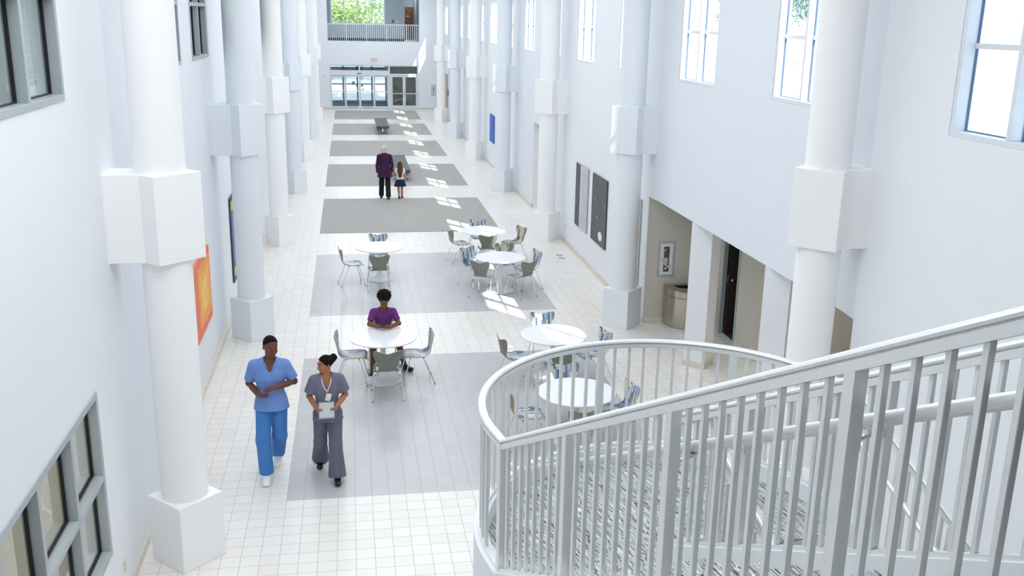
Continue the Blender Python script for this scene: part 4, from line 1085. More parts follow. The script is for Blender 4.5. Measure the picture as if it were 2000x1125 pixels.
# ring of faces between rim and opening
ring = [n+i for i in range(n)]
hi = [b+min(m_-1, round(i*(m_-1)/(n-1))) for i in range(n)]
for i in range(n-1):
    q = [ring[i], ring[i+1], hi[i+1], hi[i]]
    q = [v for k_, v in enumerate(q) if v not in q[:k_]]
    mb.f.append(tuple(q)); mb.mi.append(0)
mb.f.append((ring[-1], ring[0], hi[0], hi[-1])); mb.mi.append(0)
lid = mb.build('lid', M['steel'], t, smooth=30)
mb = MB(); low = [(p[0]*0.98, p[1], p[2]-0.14) for p in h3]; mb.add(h3+low, [(i, (i+1) % m_, m_+(i+1) % m_, m_+i) for i in range(m_)] + [tuple(range(m_, 2*m_))]); mb.build('opening', M['black'], lid)

# ------------------------------------------------------------------ fire extinguisher cabinets
def extinguisher(loc, rz, s, lab):
    t = thing('fire_extinguisher', lab, 'fire extinguisher', loc, rz)
    MB().lathe([(0.05, 0.0), (0.058, 0.015), (0.058, 0.33), (0.05, 0.37), (0.03, 0.40), (0.022, 0.42)], 24).build('cylinder', M['red'], t, smooth=40)
    lb = MB(); n = 24; vs = [(0.0592*math.cos(a), 0.0592*math.sin(a), z) for z in (0.19, 0.31) for a in (PI+PI*i/n for i in range(n+1))]
    lb.add(vs, [(i, i+1, n+2+i, n+1+i) for i in range(n)]); lb.build('label_band', M['signwhite'], t, smooth=60)
    lb = MB(); lb.add([(0.03*math.cos(a), -0.0595, 0.11+0.018*math.sin(a)) for a in (2*PI*i/16 for i in range(16))], [tuple(range(16))]); lb.build('emblem', M['signwhite'], t)
    mb = MB(); mb.lathe([(0.02, 0.42), (0.02, 0.46)], 14); mb.build('valve', M['chrome'], t, smooth=40)
    mb = MB(); mb.obox((0.03, 0, 0.475), (1,0,0.25), (0,1,0), (-0.25,0,1), 0.06, 0.012, 0.006); mb.obox((0.03, 0, 0.45), (1,0,-0.1), (0,1,0), (0.1,0,1), 0.05, 0.010, 0.005); mb.build('lever', M['chrome'], t)
    mb = MB(); mb.tube([(0.02, 0, 0.44), (0.07, -0.01, 0.43), (0.085, -0.01, 0.36), (0.075, -0.01, 0.22)], 0.009, 8); mb.build('hose', M['black'], t, smooth=40)
    return t
def cabinet(x0, x1, y, z0, z1, lab, elab):
    w = x1-x0; t = thing('extinguisher_cabinet', lab, 'cabinet', ((x0+x1)/2, y, z0)); h = z1-z0; W = w/2
    mb = MB(); mb.box(-W, W, -0.012, 0.0, 0, 0.05); mb.box(-W, W, -0.012, 0.0, h-0.05, h); mb.box(-W, -W+0.04, -0.012, 0, 0.05, h-0.05); mb.box(W-0.04, W, -0.012, 0, 0.05, h-0.05)
    mb.build('frame', M['frame'], t, bevel=0.003)
    mb = MB(); a = W-0.045; b0, b1 = 0.055, h-0.055; g = 0.055; gl = 0.28*w
    mb.box(-a, -a+gl*0.75, -0.022, -0.006, b0, b1); mb.box(a-gl*0.75, a, -0.022, -0.006, b0, b1); mb.box(-a+gl*0.75, a-gl*0.75, -0.022, -0.006, b0, b0+g); mb.box(-a+gl*0.75, a-gl*0.75, -0.022, -0.006, b1-g, b1)
    dr = mb.build('door', M['wframe'], t, bevel=0.003)
    MB().box(-a+gl*0.7, a-gl*0.7, -0.014, -0.011, b0+g*0.9, b1-g*0.9).build('glass', M['glass'], dr)
    mb = MB(); mb.tube([(-a+0.015, -0.03, h*0.46), (-a+0.02, -0.045, h*0.44), (a-0.055, -0.045, h*0.27), (a-0.05, -0.03, h*0.27)], 0.012, 8); mb.obox((-a+0.012, -0.028, h*0.48), (1,0,0), (0,1,0), (0,0,1), 0.012, 0.008, 0.05); mb.build('break_bar', M['alu'], dr, smooth=40)
    mb = MB(); mb.tube([(a-0.05, -0.03, h*0.27), (a-0.01, -0.026, h*0.45), (a-0.005, -0.024, h*0.75)], 0.003, 6); mb.build('chain', M['chrome'], dr)
    mb = MB(); mb.box(-a, a, 0.12, 0.125, b0, b1); mb.box(-a, -a+0.01, -0.004, 0.12, b0, b1); mb.box(a-0.01, a, -0.004, 0.12, b0, b1); mb.box(-a, a, -0.004, 0.12, b0-0.005, b0+0.005); mb.box(-a, a, -0.004, 0.12, b1-0.005, b1+0.005)
    mb.build('recess', M['frame'], t)
    e_ = extinguisher(((x0+x1)/2-(0.0 if w > 0.3 else 0.012), y+0.062, z0+0.062), 0, 1, elab)
    if w < 0.3: e_.scale = (0.85, 0.85, 0.95)

cabinet(5.69, 6.035, 17.23, 0.90, 1.61, 'recessed white extinguisher cabinet with a pull bar on the alcove wall', 'red fire extinguisher in the alcove cabinet above the litter bin')
cabinet(5.10, 5.36, 62.0, 0.84, 1.50, 'small extinguisher cabinet on the end wall beside the swing doors', 'red fire extinguisher in the far cabinet on the end wall')
# small wall plates and floor boxes
tag(MB().box(-0.006, 0.006, -0.04, 0.04, -0.06, 0.06).build('outlet', M['plastic'], bevel=0.003, loc=(XL+0.004, 8.96, 0.36)), 'ivory wall socket low on the left wall beside the big lower window', 'socket')
tag(MB().box(-0.006, 0.006, -0.04, 0.04, -0.06, 0.06).build('outlet', M['plastic'], bevel=0.003, loc=(XR-0.004, 24.18, 0.43)), 'ivory wall socket low on the right wall beside the third sunny column', 'socket')
for i, y in enumerate((22.52, 22.82)):
    t = thing('floor_box', ['oval metal floor box cover, the one closer to the tables', 'oval metal floor box cover, the one farther down the hall'][i], 'floor box', (5.02, y, 0), group='floor box covers')
    MB().lathe([(0.085, 0.0), (0.083, 0.006), (0.07, 0.008)], 24).build('ring', M['steel'], t, smooth=30)
    MB().lathe([(0.065, 0.006), (0.06, 0.010)], 20).build('lid', M['frame'], t, smooth=30)
# ------------------------------------------------------------------ people: continuous implicit surfaces, polygonised
def nrm(v): v = np.asarray(v, float); return v/max(1e-9, np.linalg.norm(v))
def rotm(yaw=0, pitch=0, roll=0):
    """head frame: local x right, -y forward, z up; yaw turns the face toward +x, pitch bows it"""
    y, p, r = (math.radians(a) for a in (yaw, pitch, roll))
    Rz = np.array([[math.cos(y), -math.sin(y), 0], [math.sin(y), math.cos(y), 0], [0, 0, 1]])
    Rx = np.array([[1, 0, 0], [0, math.cos(p), -math.sin(p)], [0, math.sin(p), math.cos(p)]])
    Ry = np.array([[math.cos(r), 0, math.sin(r)], [0, 1, 0], [-math.sin(r), 0, math.cos(r)]])
    return Rz @ Rx @ Ry
class Sdf:
    def __init__(s): s.P = []
    def cone(s, a, b, ra, rb, k=0.03, flat=None, fs=1.0, capa=False, capb=False, sub=False):
        s.P.append(('c', np.asarray(a, float), np.asarray(b, float), ra, rb, k, None if flat is None else nrm(flat), fs, capa, capb, sub)); return s
    def chain(s, pts, rad, k=0.03, **kw):
        for i in range(len(pts)-1): s.cone(pts[i], pts[i+1], rad[i], rad[i+1], k, **kw)
        return s
    def ell(s, c, r, k=0.03, R=None, sub=False, noise=None):
        s.P.append(('e', np.asarray(c, float), np.asarray(r, float), k, R, sub, noise)); return s
    def half(s, c, n):   # keep only the side the normal points to
        s.P.append(('h', np.asarray(c, float), nrm(n))); return s
    def mesh(s, h, noise=None):
        lo = np.full(3, 9e9); hi = -lo
        for p in s.P:
            if p[0] == 'c' and not p[10]:
                r = max(p[3], p[4])*1.05; lo = np.minimum(lo, np.minimum(p[1], p[2])-r); hi = np.maximum(hi, np.maximum(p[1], p[2])+r)
            elif p[0] == 'e' and not p[5]:
                r = p[2].max()*1.05 if p[4] is not None else p[2]*1.05; lo = np.minimum(lo, p[1]-r); hi = np.maximum(hi, p[1]+r)
        lo -= 3*h+0.012; hi += 3*h+0.012
        N = np.ceil((hi-lo)/h).astype(int)+1
        F = np.full(N, 1.0, np.float32)
        ax = [(lo[i]+h*np.arange(N[i])).astype(np.float32) for i in range(3)]
        for p in s.P:
            if p[0] == 'h':
                d = -((ax[0][:,None,None]-p[1][0])*p[2][0] + (ax[1][None,:,None]-p[1][1])*p[2][1] + (ax[2][None,None,:]-p[1][2])*p[2][2])
                F = np.maximum(F, d.astype(np.float32)); continue
            if p[0] == 'c':
                r = max(p[3], p[4]); a0 = np.minimum(p[1], p[2])-r; a1 = np.maximum(p[1], p[2])+r; k = p[5]; sub = p[10]
            else:
                r = p[2].max() if p[4] is not None else p[2]; a0 = p[1]-r; a1 = p[1]+r; k = p[3]; sub = p[5]
            m = k+2*h+0.01
            i0 = np.maximum(0, np.floor((a0-m-lo)/h).astype(int)); i1 = np.minimum(N, np.ceil((a1+m-lo)/h).astype(int)+1)
            if (i1 <= i0).any(): continue
            sl = tuple(slice(a, b) for a, b in zip(i0, i1))
            X = ax[0][sl[0]][:,None,None]; Y = ax[1][sl[1]][None,:,None]; Z = ax[2][sl[2]][None,None,:]
            if p[0] == 'c':
                _, a, b, ra, rb, k, fl, fs, ca, cb, _s = p
                ab = b-a; L2 = ab@ab
                qx, qy, qz = X-a[0], Y-a[1], Z-a[2]
                t0 = (qx*ab[0]+qy*ab[1]+qz*ab[2])/L2; t = np.clip(t0, 0, 1)
                dx, dy, dz = qx-t*ab[0], qy-t*ab[1], qz-t*ab[2]
                dd = dx*dx+dy*dy+dz*dz
                if fl is not None: dn = dx*fl[0]+dy*fl[1]+dz*fl[2]; dd = dd+(fs*fs-1)*dn*dn
                d = np.sqrt(np.maximum(dd, 0))-(ra+(rb-ra)*t)
                L = math.sqrt(L2)
                if ca: d = np.maximum(d, -t0*L)
                if cb: d = np.maximum(d, (t0-1)*L)
            else:
                _, c, rr, k, R, _s, ns = p
                qx, qy, qz = X-c[0], Y-c[1], Z-c[2]
                if R is not None:
                    qx, qy, qz = (qx*R[0][j]+qy*R[1][j]+qz*R[2][j] for j in range(3))
                d = (np.sqrt((qx/rr[0])**2+(qy/rr[1])**2+(qz/rr[2])**2)-1)*rr.min()
                if ns:
                    A, f = ns
                    d = d + A*(np.sin(X*f+1.3*np.sin(Y*f*0.7))*np.sin(Y*f*1.1+np.sin(Z*f*0.8))*np.sin(Z*f*0.9+np.sin(X*f)))
            f = F[sl]
            if sub:
                d = -d; hh = np.clip(0.5-0.5*(d-f)/k, 0, 1) if k > 0 else None
                F[sl] = np.maximum(f, d) if k <= 0 else (f*hh + d*(1-hh) + k*hh*(1-hh))
            else:
                hh = np.clip(0.5+0.5*(f-d)/max(k, 1e-4), 0, 1); F[sl] = f+(d-f)*hh-k*hh*(1-hh)
        return surface_nets(F, lo, h)
def surface_nets(F, lo, h):
    s = F < 0; nx, ny, nz = F.shape
    C = np.zeros((nx-1, ny-1, nz-1), np.uint8); off = [(i, j, k) for i in (0,1) for j in (0,1) for k in (0,1)]
    for i, j, k in off: C += s[i:nx-1+i, j:ny-1+j, k:nz-1+k]
    I = np.argwhere((C > 0) & (C < 8)); n = len(I)
    ID = np.full(C.shape, -1, np.int32); ID[I[:,0], I[:,1], I[:,2]] = np.arange(n)
    V = np.zeros((n, 3)); W = np.zeros(n)
    val = {o: F[I[:,0]+o[0], I[:,1]+o[1], I[:,2]+o[2]].astype(float) for o in off}
    for o in off:
        for a in range(3):
            if o[a]: continue
            q = list(o); q[a] = 1; q = tuple(q); u, v = val[o], val[q]; m = (u < 0) != (v < 0)
            t = np.where(m, u/np.where(m, u-v, 1), 0); pt = np.tile(np.array(o, float), (n, 1)); pt[:,a] = t
            V[m] += pt[m]; W[m] += 1
    V = lo+h*(I+V/W[:,None])
    fs = []
    for a in range(3):
        b, c = (a+1) % 3, (a+2) % 3
        sl0 = [slice(None)]*3; sl1 = [slice(None)]*3; sl0[a] = slice(0, -1); sl1[a] = slice(1, None)
        s0, s1 = s[tuple(sl0)], s[tuple(sl1)]; E = np.argwhere(s0 != s1)
        E = E[(E[:,b] > 0) & (E[:,c] > 0) & (E[:,b] < F.shape[b]-1) & (E[:,c] < F.shape[c]-1)]
        def cell(db, dc): q = E.copy(); q[:,b] -= db; q[:,c] -= dc; return ID[q[:,0], q[:,1], q[:,2]]
        Q = np.stack([cell(1,1), cell(0,1), cell(0,0), cell(1,0)], 1); flip = ~s0[E[:,0], E[:,1], E[:,2]]
        Q[flip] = Q[flip][:, ::-1]; fs.append(Q)
    Q = np.concatenate(fs)
    return V, Q[(Q >= 0).all(1)]
def body_obj(name, VQ, mats, parent=None, paint=None, relax=1):
    V, Q = VQ
    for _ in range(relax):   # light smoothing of the polygonised surface
        S_ = np.zeros_like(V); W = np.zeros(len(V))
        for a, b in ((0,1),(1,2),(2,3),(3,0)):
            np.add.at(S_, Q[:,a], V[Q[:,b]]); np.add.at(W, Q[:,a], 1); np.add.at(S_, Q[:,b], V[Q[:,a]]); np.add.at(W, Q[:,b], 1)
        V = V*0.5 + 0.5*S_/np.maximum(W, 1)[:,None]
    me = bpy.data.meshes.new(name); me.from_pydata(V.tolist(), [], Q.tolist())
    for m in (mats if isinstance(mats, (list, tuple)) else [mats]): me.materials.append(m)
    if paint is not None:
        me.polygons.foreach_set('material_index', paint(V[Q].mean(1)).astype(np.int32))
    me.shade_smooth()
    o = bpy.data.objects.new(name, me); COL.objects.link(o)
    if parent is not None: o.parent = parent
    return o
def cloth(name, c, bump=0.45, scale=14, rough=0.85):
    g = G(name); co = g.coord('Object'); n = g.noise(co, scale, 3.0, 0.55)
    cc = lin(c); g.base(g.ramp(g.noise(co, 5.0, 2.0), [(0.3, tuple(v*0.93 for v in cc[:3])+(1,)), (0.7, cc)]))
    g.b.inputs['Roughness'].default_value = rough; g.b.inputs['Specular IOR Level'].default_value = 0.2; g.b.inputs['Sheen Weight'].default_value = 0.1
    g.bump(n, bump, 0.03); return g.m
def skin(name, c):
    g = G(name); co = g.coord('Object'); cc = lin(c)
    g.base(g.ramp(g.noise(co, 22.0, 3.0), [(0.3, tuple(v*0.9 for v in cc[:3])+(1,)), (0.7, cc)]))
    g.b.inputs['Roughness'].default_value = 0.5; g.b.inputs['Specular IOR Level'].default_value = 0.4
    g.b.inputs['Subsurface Weight'].default_value = 0.08; g.b.inputs['Subsurface Radius'].default_value = (0.01, 0.004, 0.002); return g.m
def hairm(name, c):
    g = G(name); co = g.coord('Object'); x, y, z = g.xyz(co); cc = lin(c)
    n = g.noise(g.comb(g.math('MULTIPLY', x, 220.0), g.math('MULTIPLY', y, 220.0), g.math('MULTIPLY', z, 40.0)), 1.0, 3.0)
    g.base(g.ramp(n, [(0.3, tuple(v*0.6 for v in cc[:3])+(1,)), (0.7, tuple(min(1, v*1.25) for v in cc[:3])+(1,))]))
    g.b.inputs['Roughness'].default_value = 0.75; g.b.inputs['Specular IOR Level'].default_value = 0.12; g.bump(n, 0.4, 0.006); return g.m
EYE = pbr('eye', lin((30, 22, 18)), 0.15, var=0); EYEW = pbr('eye white', lin((150, 132, 120)), 0.4, var=0)

def hand(S_, wr, d, n, side, curl=1.0, sc=1.0, k=0.008, spread=1.0, curls=None):
    """palm plus four unequal fingers and a thumb; n is the way the palm faces, side=+1 puts the thumb toward d x n"""
    wr = np.asarray(wr, float); d = nrm(d); n = np.asarray(n, float); n = nrm(n-d*(n@d)); w = np.cross(d, n)*side
    def P(a, b, c): return wr+(d*a+w*b+n*c)*sc
    for b in (0.024, 0.008, -0.009, -0.024): S_.cone(P(0.012, b*0.7, 0), P(0.082, b*1.15, 0), 0.0135*sc, 0.0125*sc, 0.012)
    for i, (b, L, r) in enumerate(((0.030, 0.070, 0.0085), (0.010, 0.078, 0.009), (-0.011, 0.072, 0.0085), (-0.030, 0.056, 0.0075))):
        q = P(0.086, b, 0); ang = 0.0; cc = curl if curls is None else curls[i]
        for j, (f, bend) in enumerate(((0.45, 25), (0.31, 42), (0.24, 30))):
            ang += math.radians(bend*cc); dr = d*math.cos(ang)+n*math.sin(ang)+w*(b*1.5*spread if j == 0 else 0)
            q2 = q+dr*L*f*sc; S_.cone(q, q2, r*sc*(1-0.06*j), r*sc*(0.94-0.08*j), 0.004); q = q2
    q = P(0.022, 0.026, 0.006); q1 = q+(w*0.62+d*0.6+n*0.28)*0.045*sc; q2 = q1+(w*0.25+d*0.85+n*0.30*max(0.3, curl))*0.032*sc; q3 = q2+(d*0.9-w*0.05+n*0.4*curl)*0.026*sc
    S_.cone(q, q1, 0.0145*sc, 0.011*sc, 0.012); S_.cone(q1, q2, 0.0105*sc, 0.0095*sc, 0.006); S_.cone(q2, q3, 0.0095*sc, 0.008*sc, 0.004)
def head(S_, c, R, s=1.0, jaw=1.0):
    c = np.asarray(c, float)
    def P(x, y, z): return c+R@(np.array([x, y, z])*s)
    S_.ell(P(0, 0.014, 0.032), np.array([0.074, 0.094, 0.088])*s, 0.02, R); S_.ell(P(0, -0.022, -0.035), np.array([0.058, 0.068, 0.07])*s*jaw, 0.03, R)
    S_.ell(P(0, -0.064, -0.085), np.array([0.024, 0.022, 0.02])*s*jaw, 0.025, R)
    for sx in (-1, 1):
        S_.ell(P(sx*0.034, -0.066, -0.022), np.array([0.022, 0.022, 0.024])*s, 0.02, R)
        S_.ell(P(sx*0.074, 0.016, -0.002), np.array([0.010, 0.018, 0.031])*s, 0.006, R)
        S_.ell(P(sx*0.031, -0.096, 0.012), np.array([0.017, 0.014, 0.011])*s, 0.008, R, sub=True)
        S_.ell(P(sx*0.031, -0.078, 0.012), np.array([0.0135, 0.0125, 0.0105])*s, 0.002, R)
    S_.cone(P(-0.036, -0.081, 0.030), P(0.036, -0.081, 0.030), 0.010*s, 0.010*s, 0.014)
    S_.cone(P(0, -0.088, 0.014), P(0, -0.108, -0.024), 0.007*s, 0.0125*s, 0.010); S_.ell(P(0.012, -0.098, -0.028), np.array([0.009]*3)*s, 0.006); S_.ell(P(-0.012, -0.098, -0.028), np.array([0.009]*3)*s, 0.006)
    S_.cone(P(-0.017, -0.086, -0.0545), P(0.017, -0.086, -0.0545), 0.0075*s, 0.0075*s, 0.006); S_.cone(P(-0.014, -0.086, -0.0655), P(0.014, -0.086, -0.0655), 0.008*s, 0.008*s, 0.005)
def face_paint(c, R, s=1.0, closed=False):
    c = np.asarray(c, float)
    def f(X):
        q = (X-c)@R/s; out = np.zeros(len(X), int)
        for sx in (-1, 1):
            e = np.abs(q[:,0]-sx*0.031)
            if not closed:
                out[(e < 0.0125) & (np.abs(q[:,2]-0.011) < 0.0065) & (q[:,1] < -0.07)] = 2
            out[(e < 0.0062 if not closed else e < 0.013) & (np.abs(q[:,2]-(0.011 if not closed else 0.006)) < (0.0066 if not closed else 0.003)) & (q[:,1] < -0.07)] = 1
            bz = 0.034+0.004*np.cos((q[:,0]-sx*0.034)*60)
            out[(np.abs(q[:,0]-sx*0.034) < 0.019) & (np.abs(q[:,2]-bz) < 0.0034) & (q[:,1] < -0.066)] = 3
        out[(np.abs(q[:,0]) < 0.023-np.abs(q[:,2]+0.06)*0.6) & (np.abs(q[:,2]+0.06) < 0.0125) & (q[:,1] < -0.082)] = 4
        return out
    return f
def shoe(name, heel, toe, r, mat, parent, h=0.006, lift=0.0):
    heel, toe = np.asarray(heel, float), np.asarray(toe, float); S_ = Sdf(); up = np.array([0, 0, 1.0]); d = nrm(toe-heel); sd = nrm(np.cross(d, up)); nn = np.cross(sd, d)
    a = heel+d*r*0.9; b = toe-d*r*0.9
    S_.cone(a, b, r*1.02, r*0.98, 0.02, flat=nn, fs=1.25); S_.cone(a+nn*r*0.5, (a*0.55+b*0.45)+nn*r*0.35, r*0.98, r*0.75, 0.03); S_.half((heel+toe)/2-nn*r*0.72, nn)
    return body_obj(name, S_.mesh(h), mat, parent)

def person(label, loc, rz, J, spec, h=0.005, group=None):
    """J: joint positions in metres, facing -y. Returns the body object (skin); clothes are its children."""
    S_ = Sdf(); g = lambda n: np.asarray(J[n], float); s = spec.get('s', 1.0); w = spec.get('w', 1.0)
    pel, chest, neck = g('pelvis'), g('chest'), g('neck'); hd = g('head'); R = rotm(*spec['turn']); hs = spec.get('hs', s)
    up = nrm(neck-pel)
    Rt = spec.get('torsoR'); waist = (pel+chest)/2 + up*(-0.03*s)
    sl, sr = g('shL'), g('shR'); ax = nrm(sr-sl); fw = nrm(np.cross(ax, up)); B = np.stack([ax, -fw, up], 1)   # columns x, y(back), z
    def torso(T_, inf=0.0, k=0.05, hem=None):
        T_.ell(pel, np.array([0.165*w, 0.115, 0.12])*s+inf, k, B); T_.ell(waist, np.array([0.138*w, 0.10, 0.15])*s+inf, k, B); T_.ell(chest, np.array([0.165*w, 0.115, 0.19])*s+inf, k, B)
        T_.cone(sl+ax*0.045*s-up*0.02*s, sr-ax*0.045*s-up*0.02*s, 0.062*s+inf, 0.062*s+inf, k)
        T_.cone(sl+ax*0.06*s, neck+up*0.0, 0.045*s+inf, 0.048*s+inf, 0.04); T_.cone(sr-ax*0.06*s, neck, 0.045*s+inf, 0.048*s+inf, 0.04)
    torso(S_, -0.012)
    S_.cone(neck-up*0.05*s, hd+R@(np.array([0, 0.02, -0.05])*hs), 0.056*s, 0.052*s, 0.03)
    head(S_, hd, R, hs, spec.get('jaw', 1.0))
    for a in 'LR':
        S_.chain([g('sh'+a), g('el'+a), g('wr'+a)], [0.046*s, 0.038*s, 0.026*s], 0.02)
        S_.cone(g('el'+a)*0.65+g('wr'+a)*0.35, g('wr'+a), 0.037*s, 0.026*s, 0.02)
        S_.chain([g('hip'+a), g('kn'+a), g('an'+a)], [0.078*s, 0.052*s, 0.036*s], 0.03)
        S_.cone(g('kn'+a)*0.7+g('an'+a)*0.3, g('an'+a), 0.056*s, 0.036*s, 0.03)
        S_.cone(g('an'+a), g('toe'+a), 0.034*s, 0.028*s, 0.02)
    for a, (d, n, sd, cu) in spec['hands'].items():
        hand(S_, g('wr'+a), d, n, sd, cu if not isinstance(cu, (list, tuple)) else 1.0, spec.get('hands_s', s), curls=cu if isinstance(cu, (list, tuple)) else None)
    sk = spec['skin']
    o = body_obj('person', S_.mesh(h), [sk, EYE, EYEW, spec['brow'], spec['lip']], None, face_paint(hd, R, hs, spec.get('closed', False)))
    tag(o, label, 'person', group); o.location = loc; o.rotation_euler = (0, 0, rz)
    return o, dict(torso=torso, g=g, B=B, up=up, fw=fw, ax=ax, R=R, hd=hd, s=s, hs=hs, pel=pel, chest=chest, neck=neck, waist=waist, sl=sl, sr=sr)

def mix_(a, b, t): return np.asarray(a, float)*(1-t)+np.asarray(b, float)*t
def top_garment(name, o, K, mat, h, hem, sleeve=0.62, inf=0.014, flare=1.0, vneck=True, hemr=None, long=False, cuff=0.058):
    T_ = Sdf(); g, s = K['g'], K['s']; K['torso'](T_, inf)
    if hemr: T_.cone(K['waist'], hem[0], hemr[0], hemr[1], 0.05, flat=K['fw'], fs=hemr[2])
    for a in 'LR':
        sh, el, wr = g('sh'+a), g('el'+a), g('wr'+a)
        if long:
            T_.chain([sh, el], [0.062*s, 0.054*s], 0.03); T_.cone(el, mix_(el, wr, 0.93), 0.052*s, 0.045*s, 0.02, capb=True)
        else: T_.cone(sh, mix_(sh, el, sleeve), 0.064*s, cuff*s*flare, 0.03, capb=True)
    R = K['R']
    if vneck:
        nk = K['neck']; f = K['fw']
        T_.cone(nk+f*0.17*s-K['up']*0.20*s, nk+f*0.10*s+K['up']*0.06*s, 0.012, 0.105*s, 0.004, sub=True)
        T_.cone(nk+f*0.02*s+K['up']*0.02*s, nk+K['up']*0.12*s+f*0.02*s, 0.068*s, 0.075*s, 0.006, sub=True)
    else:
        T_.cone(K['neck']+K['up']*0.022*s+K['fw']*0.02*s, K['neck']+K['up']*0.12*s+K['fw']*0.03*s, 0.064*s, 0.075*s, 0.006, sub=True)
    T_.half(hem[0], hem[1])
    return body_obj(name, T_.mesh(h), mat, o)
def trousers(name, o, K, mat, h, rad=(0.098, 0.078, 0.074), drop=0.0, waist=0.03, pin=0.002, short=None):
    T_ = Sdf(); g, s = K['g'], K['s']
    T_.ell(K['pel'], np.array([0.165, 0.115, 0.12])*s+pin, 0.05, K['B'])
    for a in 'LR':
        hp, kn, an = g('hip'+a), g('kn'+a), g('an'+a)
        if short: T_.cone(hp, mix_(hp, kn, short), rad[0]*s, rad[1]*s, 0.03, capb=True)
        else:
            T_.cone(hp, kn, rad[0]*s, rad[1]*s, 0.03); T_.cone(kn, mix_(kn, an, 1.0+drop), rad[1]*s, rad[2]*s, 0.03, capb=True)
    T_.half(K['pel']+K['up']*waist*s, -K['up'])
    return body_obj(name, T_.mesh(h), mat, o)
# ------------------------------------------------------------------ the five people
A_ = np.array
lipd = skin('brown lips', (128, 72, 66)); browd = pbr('dark brow', lin((30, 22, 18)), 0.8, var=0)
# man in blue scrubs, walking toward the stairs
J = dict(pelvis=(0.0, 0.0, 0.985), chest=(0.0, -0.015, 1.30), neck=(0.005, -0.01, 1.495), head=(0.025, -0.045, 1.665),
         shL=(-0.185, -0.01, 1.438), shR=(0.18, 0.0, 1.43), elL=(-0.255, 0.06, 1.185), elR=(0.275, 0.03, 1.20), wrL=(-0.12, -0.19, 1.12), wrR=(0.085, -0.20, 1.215),
         hipL=(-0.09, 0.0, 0.93), knL=(-0.105, -0.12, 0.52), anL=(-0.085, -0.13, 0.10), toeL=(-0.08, -0.25, 0.04),
         hipR=(0.09, 0.0, 0.93), knR=(0.075, 0.02, 0.51), anR=(0.02, 0.34, 0.15), toeR=(0.015, 0.23, 0.05))
spec = dict(turn=(24, 12, 2), w=1.0, hs=1.07, skin=skin('deep brown skin', (112, 70, 50)), brow=browd, lip=lipd,
            hands={'L': ((0.55, -0.78, 0.05), (0.2, 0.15, 0.95), -1, 0.35), 'R': ((-0.86, -0.40, -0.05), (-0.1, 0.3, -0.95), -1, [0.15, 0.4, 0.6, 0.7])})
o, K = person('man in light blue scrubs walking and talking with his hands together, beside the left columns', (-1.04, 11.52, 0.0), 0.0, J, spec)
o.scale = (1.03,)*3
sc1 = cloth('light blue scrub cloth', (118, 152, 216)); sc2 = cloth('mid blue scrub cloth', (74, 132, 200))
top_garment('scrub_top', o, K, sc1, 0.006, (A_((0, 0, 0.885)), A_((0, 0, 1))), sleeve=0.80, inf=0.015, cuff=0.068, hemr=(0.13, 0.214, 1.38))
trousers('scrub_trousers', o, K, sc2, 0.006, (0.098, 0.088, 0.086), drop=0.02, pin=-0.008)
wsh = pbr('white trainer', lin((238, 240, 244)), 0.5, var=0.02)
shoe('shoe', (-0.09, -0.075, 0.045), (-0.078, -0.355, 0.040), 0.047, wsh, o)
shoe('shoe', (0.025, 0.385, 0.125), (0.012, 0.145, 0.045), 0.047, wsh, o)
def cap_hair(name, o, K, mat, h, inf, cut_c, cut_n, extra=None, noise=None):
    T_ = Sdf(); c, R, s = K['hd'], K['R'], K['hs']
    T_.ell(c+R@(A_((0, 0.014, 0.032))*s), A_((0.074, 0.094, 0.088))*s+inf, 0.01, R, noise=noise)
    T_.half(c+R@(A_(cut_c)*s), R@A_(cut_n))
    if extra: extra(T_, c, R, s)
    return body_obj(name, T_.mesh(h), mat, o)
hblk = hairm('black hair', (26, 22, 20))
cap_hair('hair', o, K, hblk, 0.004, 0.006, (0, -0.02, 0.055), (0, 0.72, 0.70), noise=(0.002, 160))
# woman in grey scrubs with a tablet
J = dict(pelvis=(0.0, 0.0, 0.895), chest=(-0.005, -0.01, 1.185), neck=(-0.005, -0.005, 1.365), head=(-0.015, -0.03, 1.525),
         shL=(-0.165, -0.01, 1.318), shR=(0.165, 0.0, 1.325), elL=(-0.225, 0.03, 1.085), elR=(0.225, 0.03, 1.09), wrL=(-0.142, -0.185, 1.02), wrR=(0.132, -0.185, 1.03),
         hipL=(-0.085, 0.0, 0.85), knL=(-0.105, -0.01, 0.47), anL=(-0.12, 0.27, 0.13), toeL=(-0.125, 0.16, 0.045),
         hipR=(0.085, 0.0, 0.85), knR=(0.09, -0.13, 0.47), anR=(0.10, -0.20, 0.09), toeR=(0.105, -0.31, 0.035))
spec = dict(s=0.92, hs=0.94, turn=(-62, 8, 4), w=0.93, jaw=0.94, skin=skin('tan skin', (176, 118, 76)), brow=browd, lip=skin('rose lips', (150, 84, 76)),
            hands={'L': ((0.42, -0.82, -0.25), (0.75, 0.42, 0.2), -1, [0.75, 0.9, 1.0, 1.0]), 'R': ((-0.42, -0.82, -0.25), (-0.75, 0.42, 0.2), 1, [0.75, 0.9, 1.0, 1.0])})
o, K = person('woman in grey scrubs walking with a tablet, looking over at the man in blue', (-0.36, 11.45, 0.0), 0.0, J, spec)
o.scale = (0.975,)*3
gs = cloth('slate grey scrub cloth', (116, 118, 136)); gs2 = cloth('dark grey scrub cloth', (106, 106, 122))
top_garment('scrub_top', o, K, gs, 0.006, (A_((0, 0, 0.775)), A_((0, 0, 1))), sleeve=0.74, inf=0.016, cuff=0.084, hemr=(0.12, 0.198, 1.4))
trousers('scrub_trousers', o, K, gs2, 0.006, (0.112, 0.088, 0.125), drop=0.06)
bsh = pbr('black shoe leather', lin((26, 25, 27)), 0.25, var=0.05)
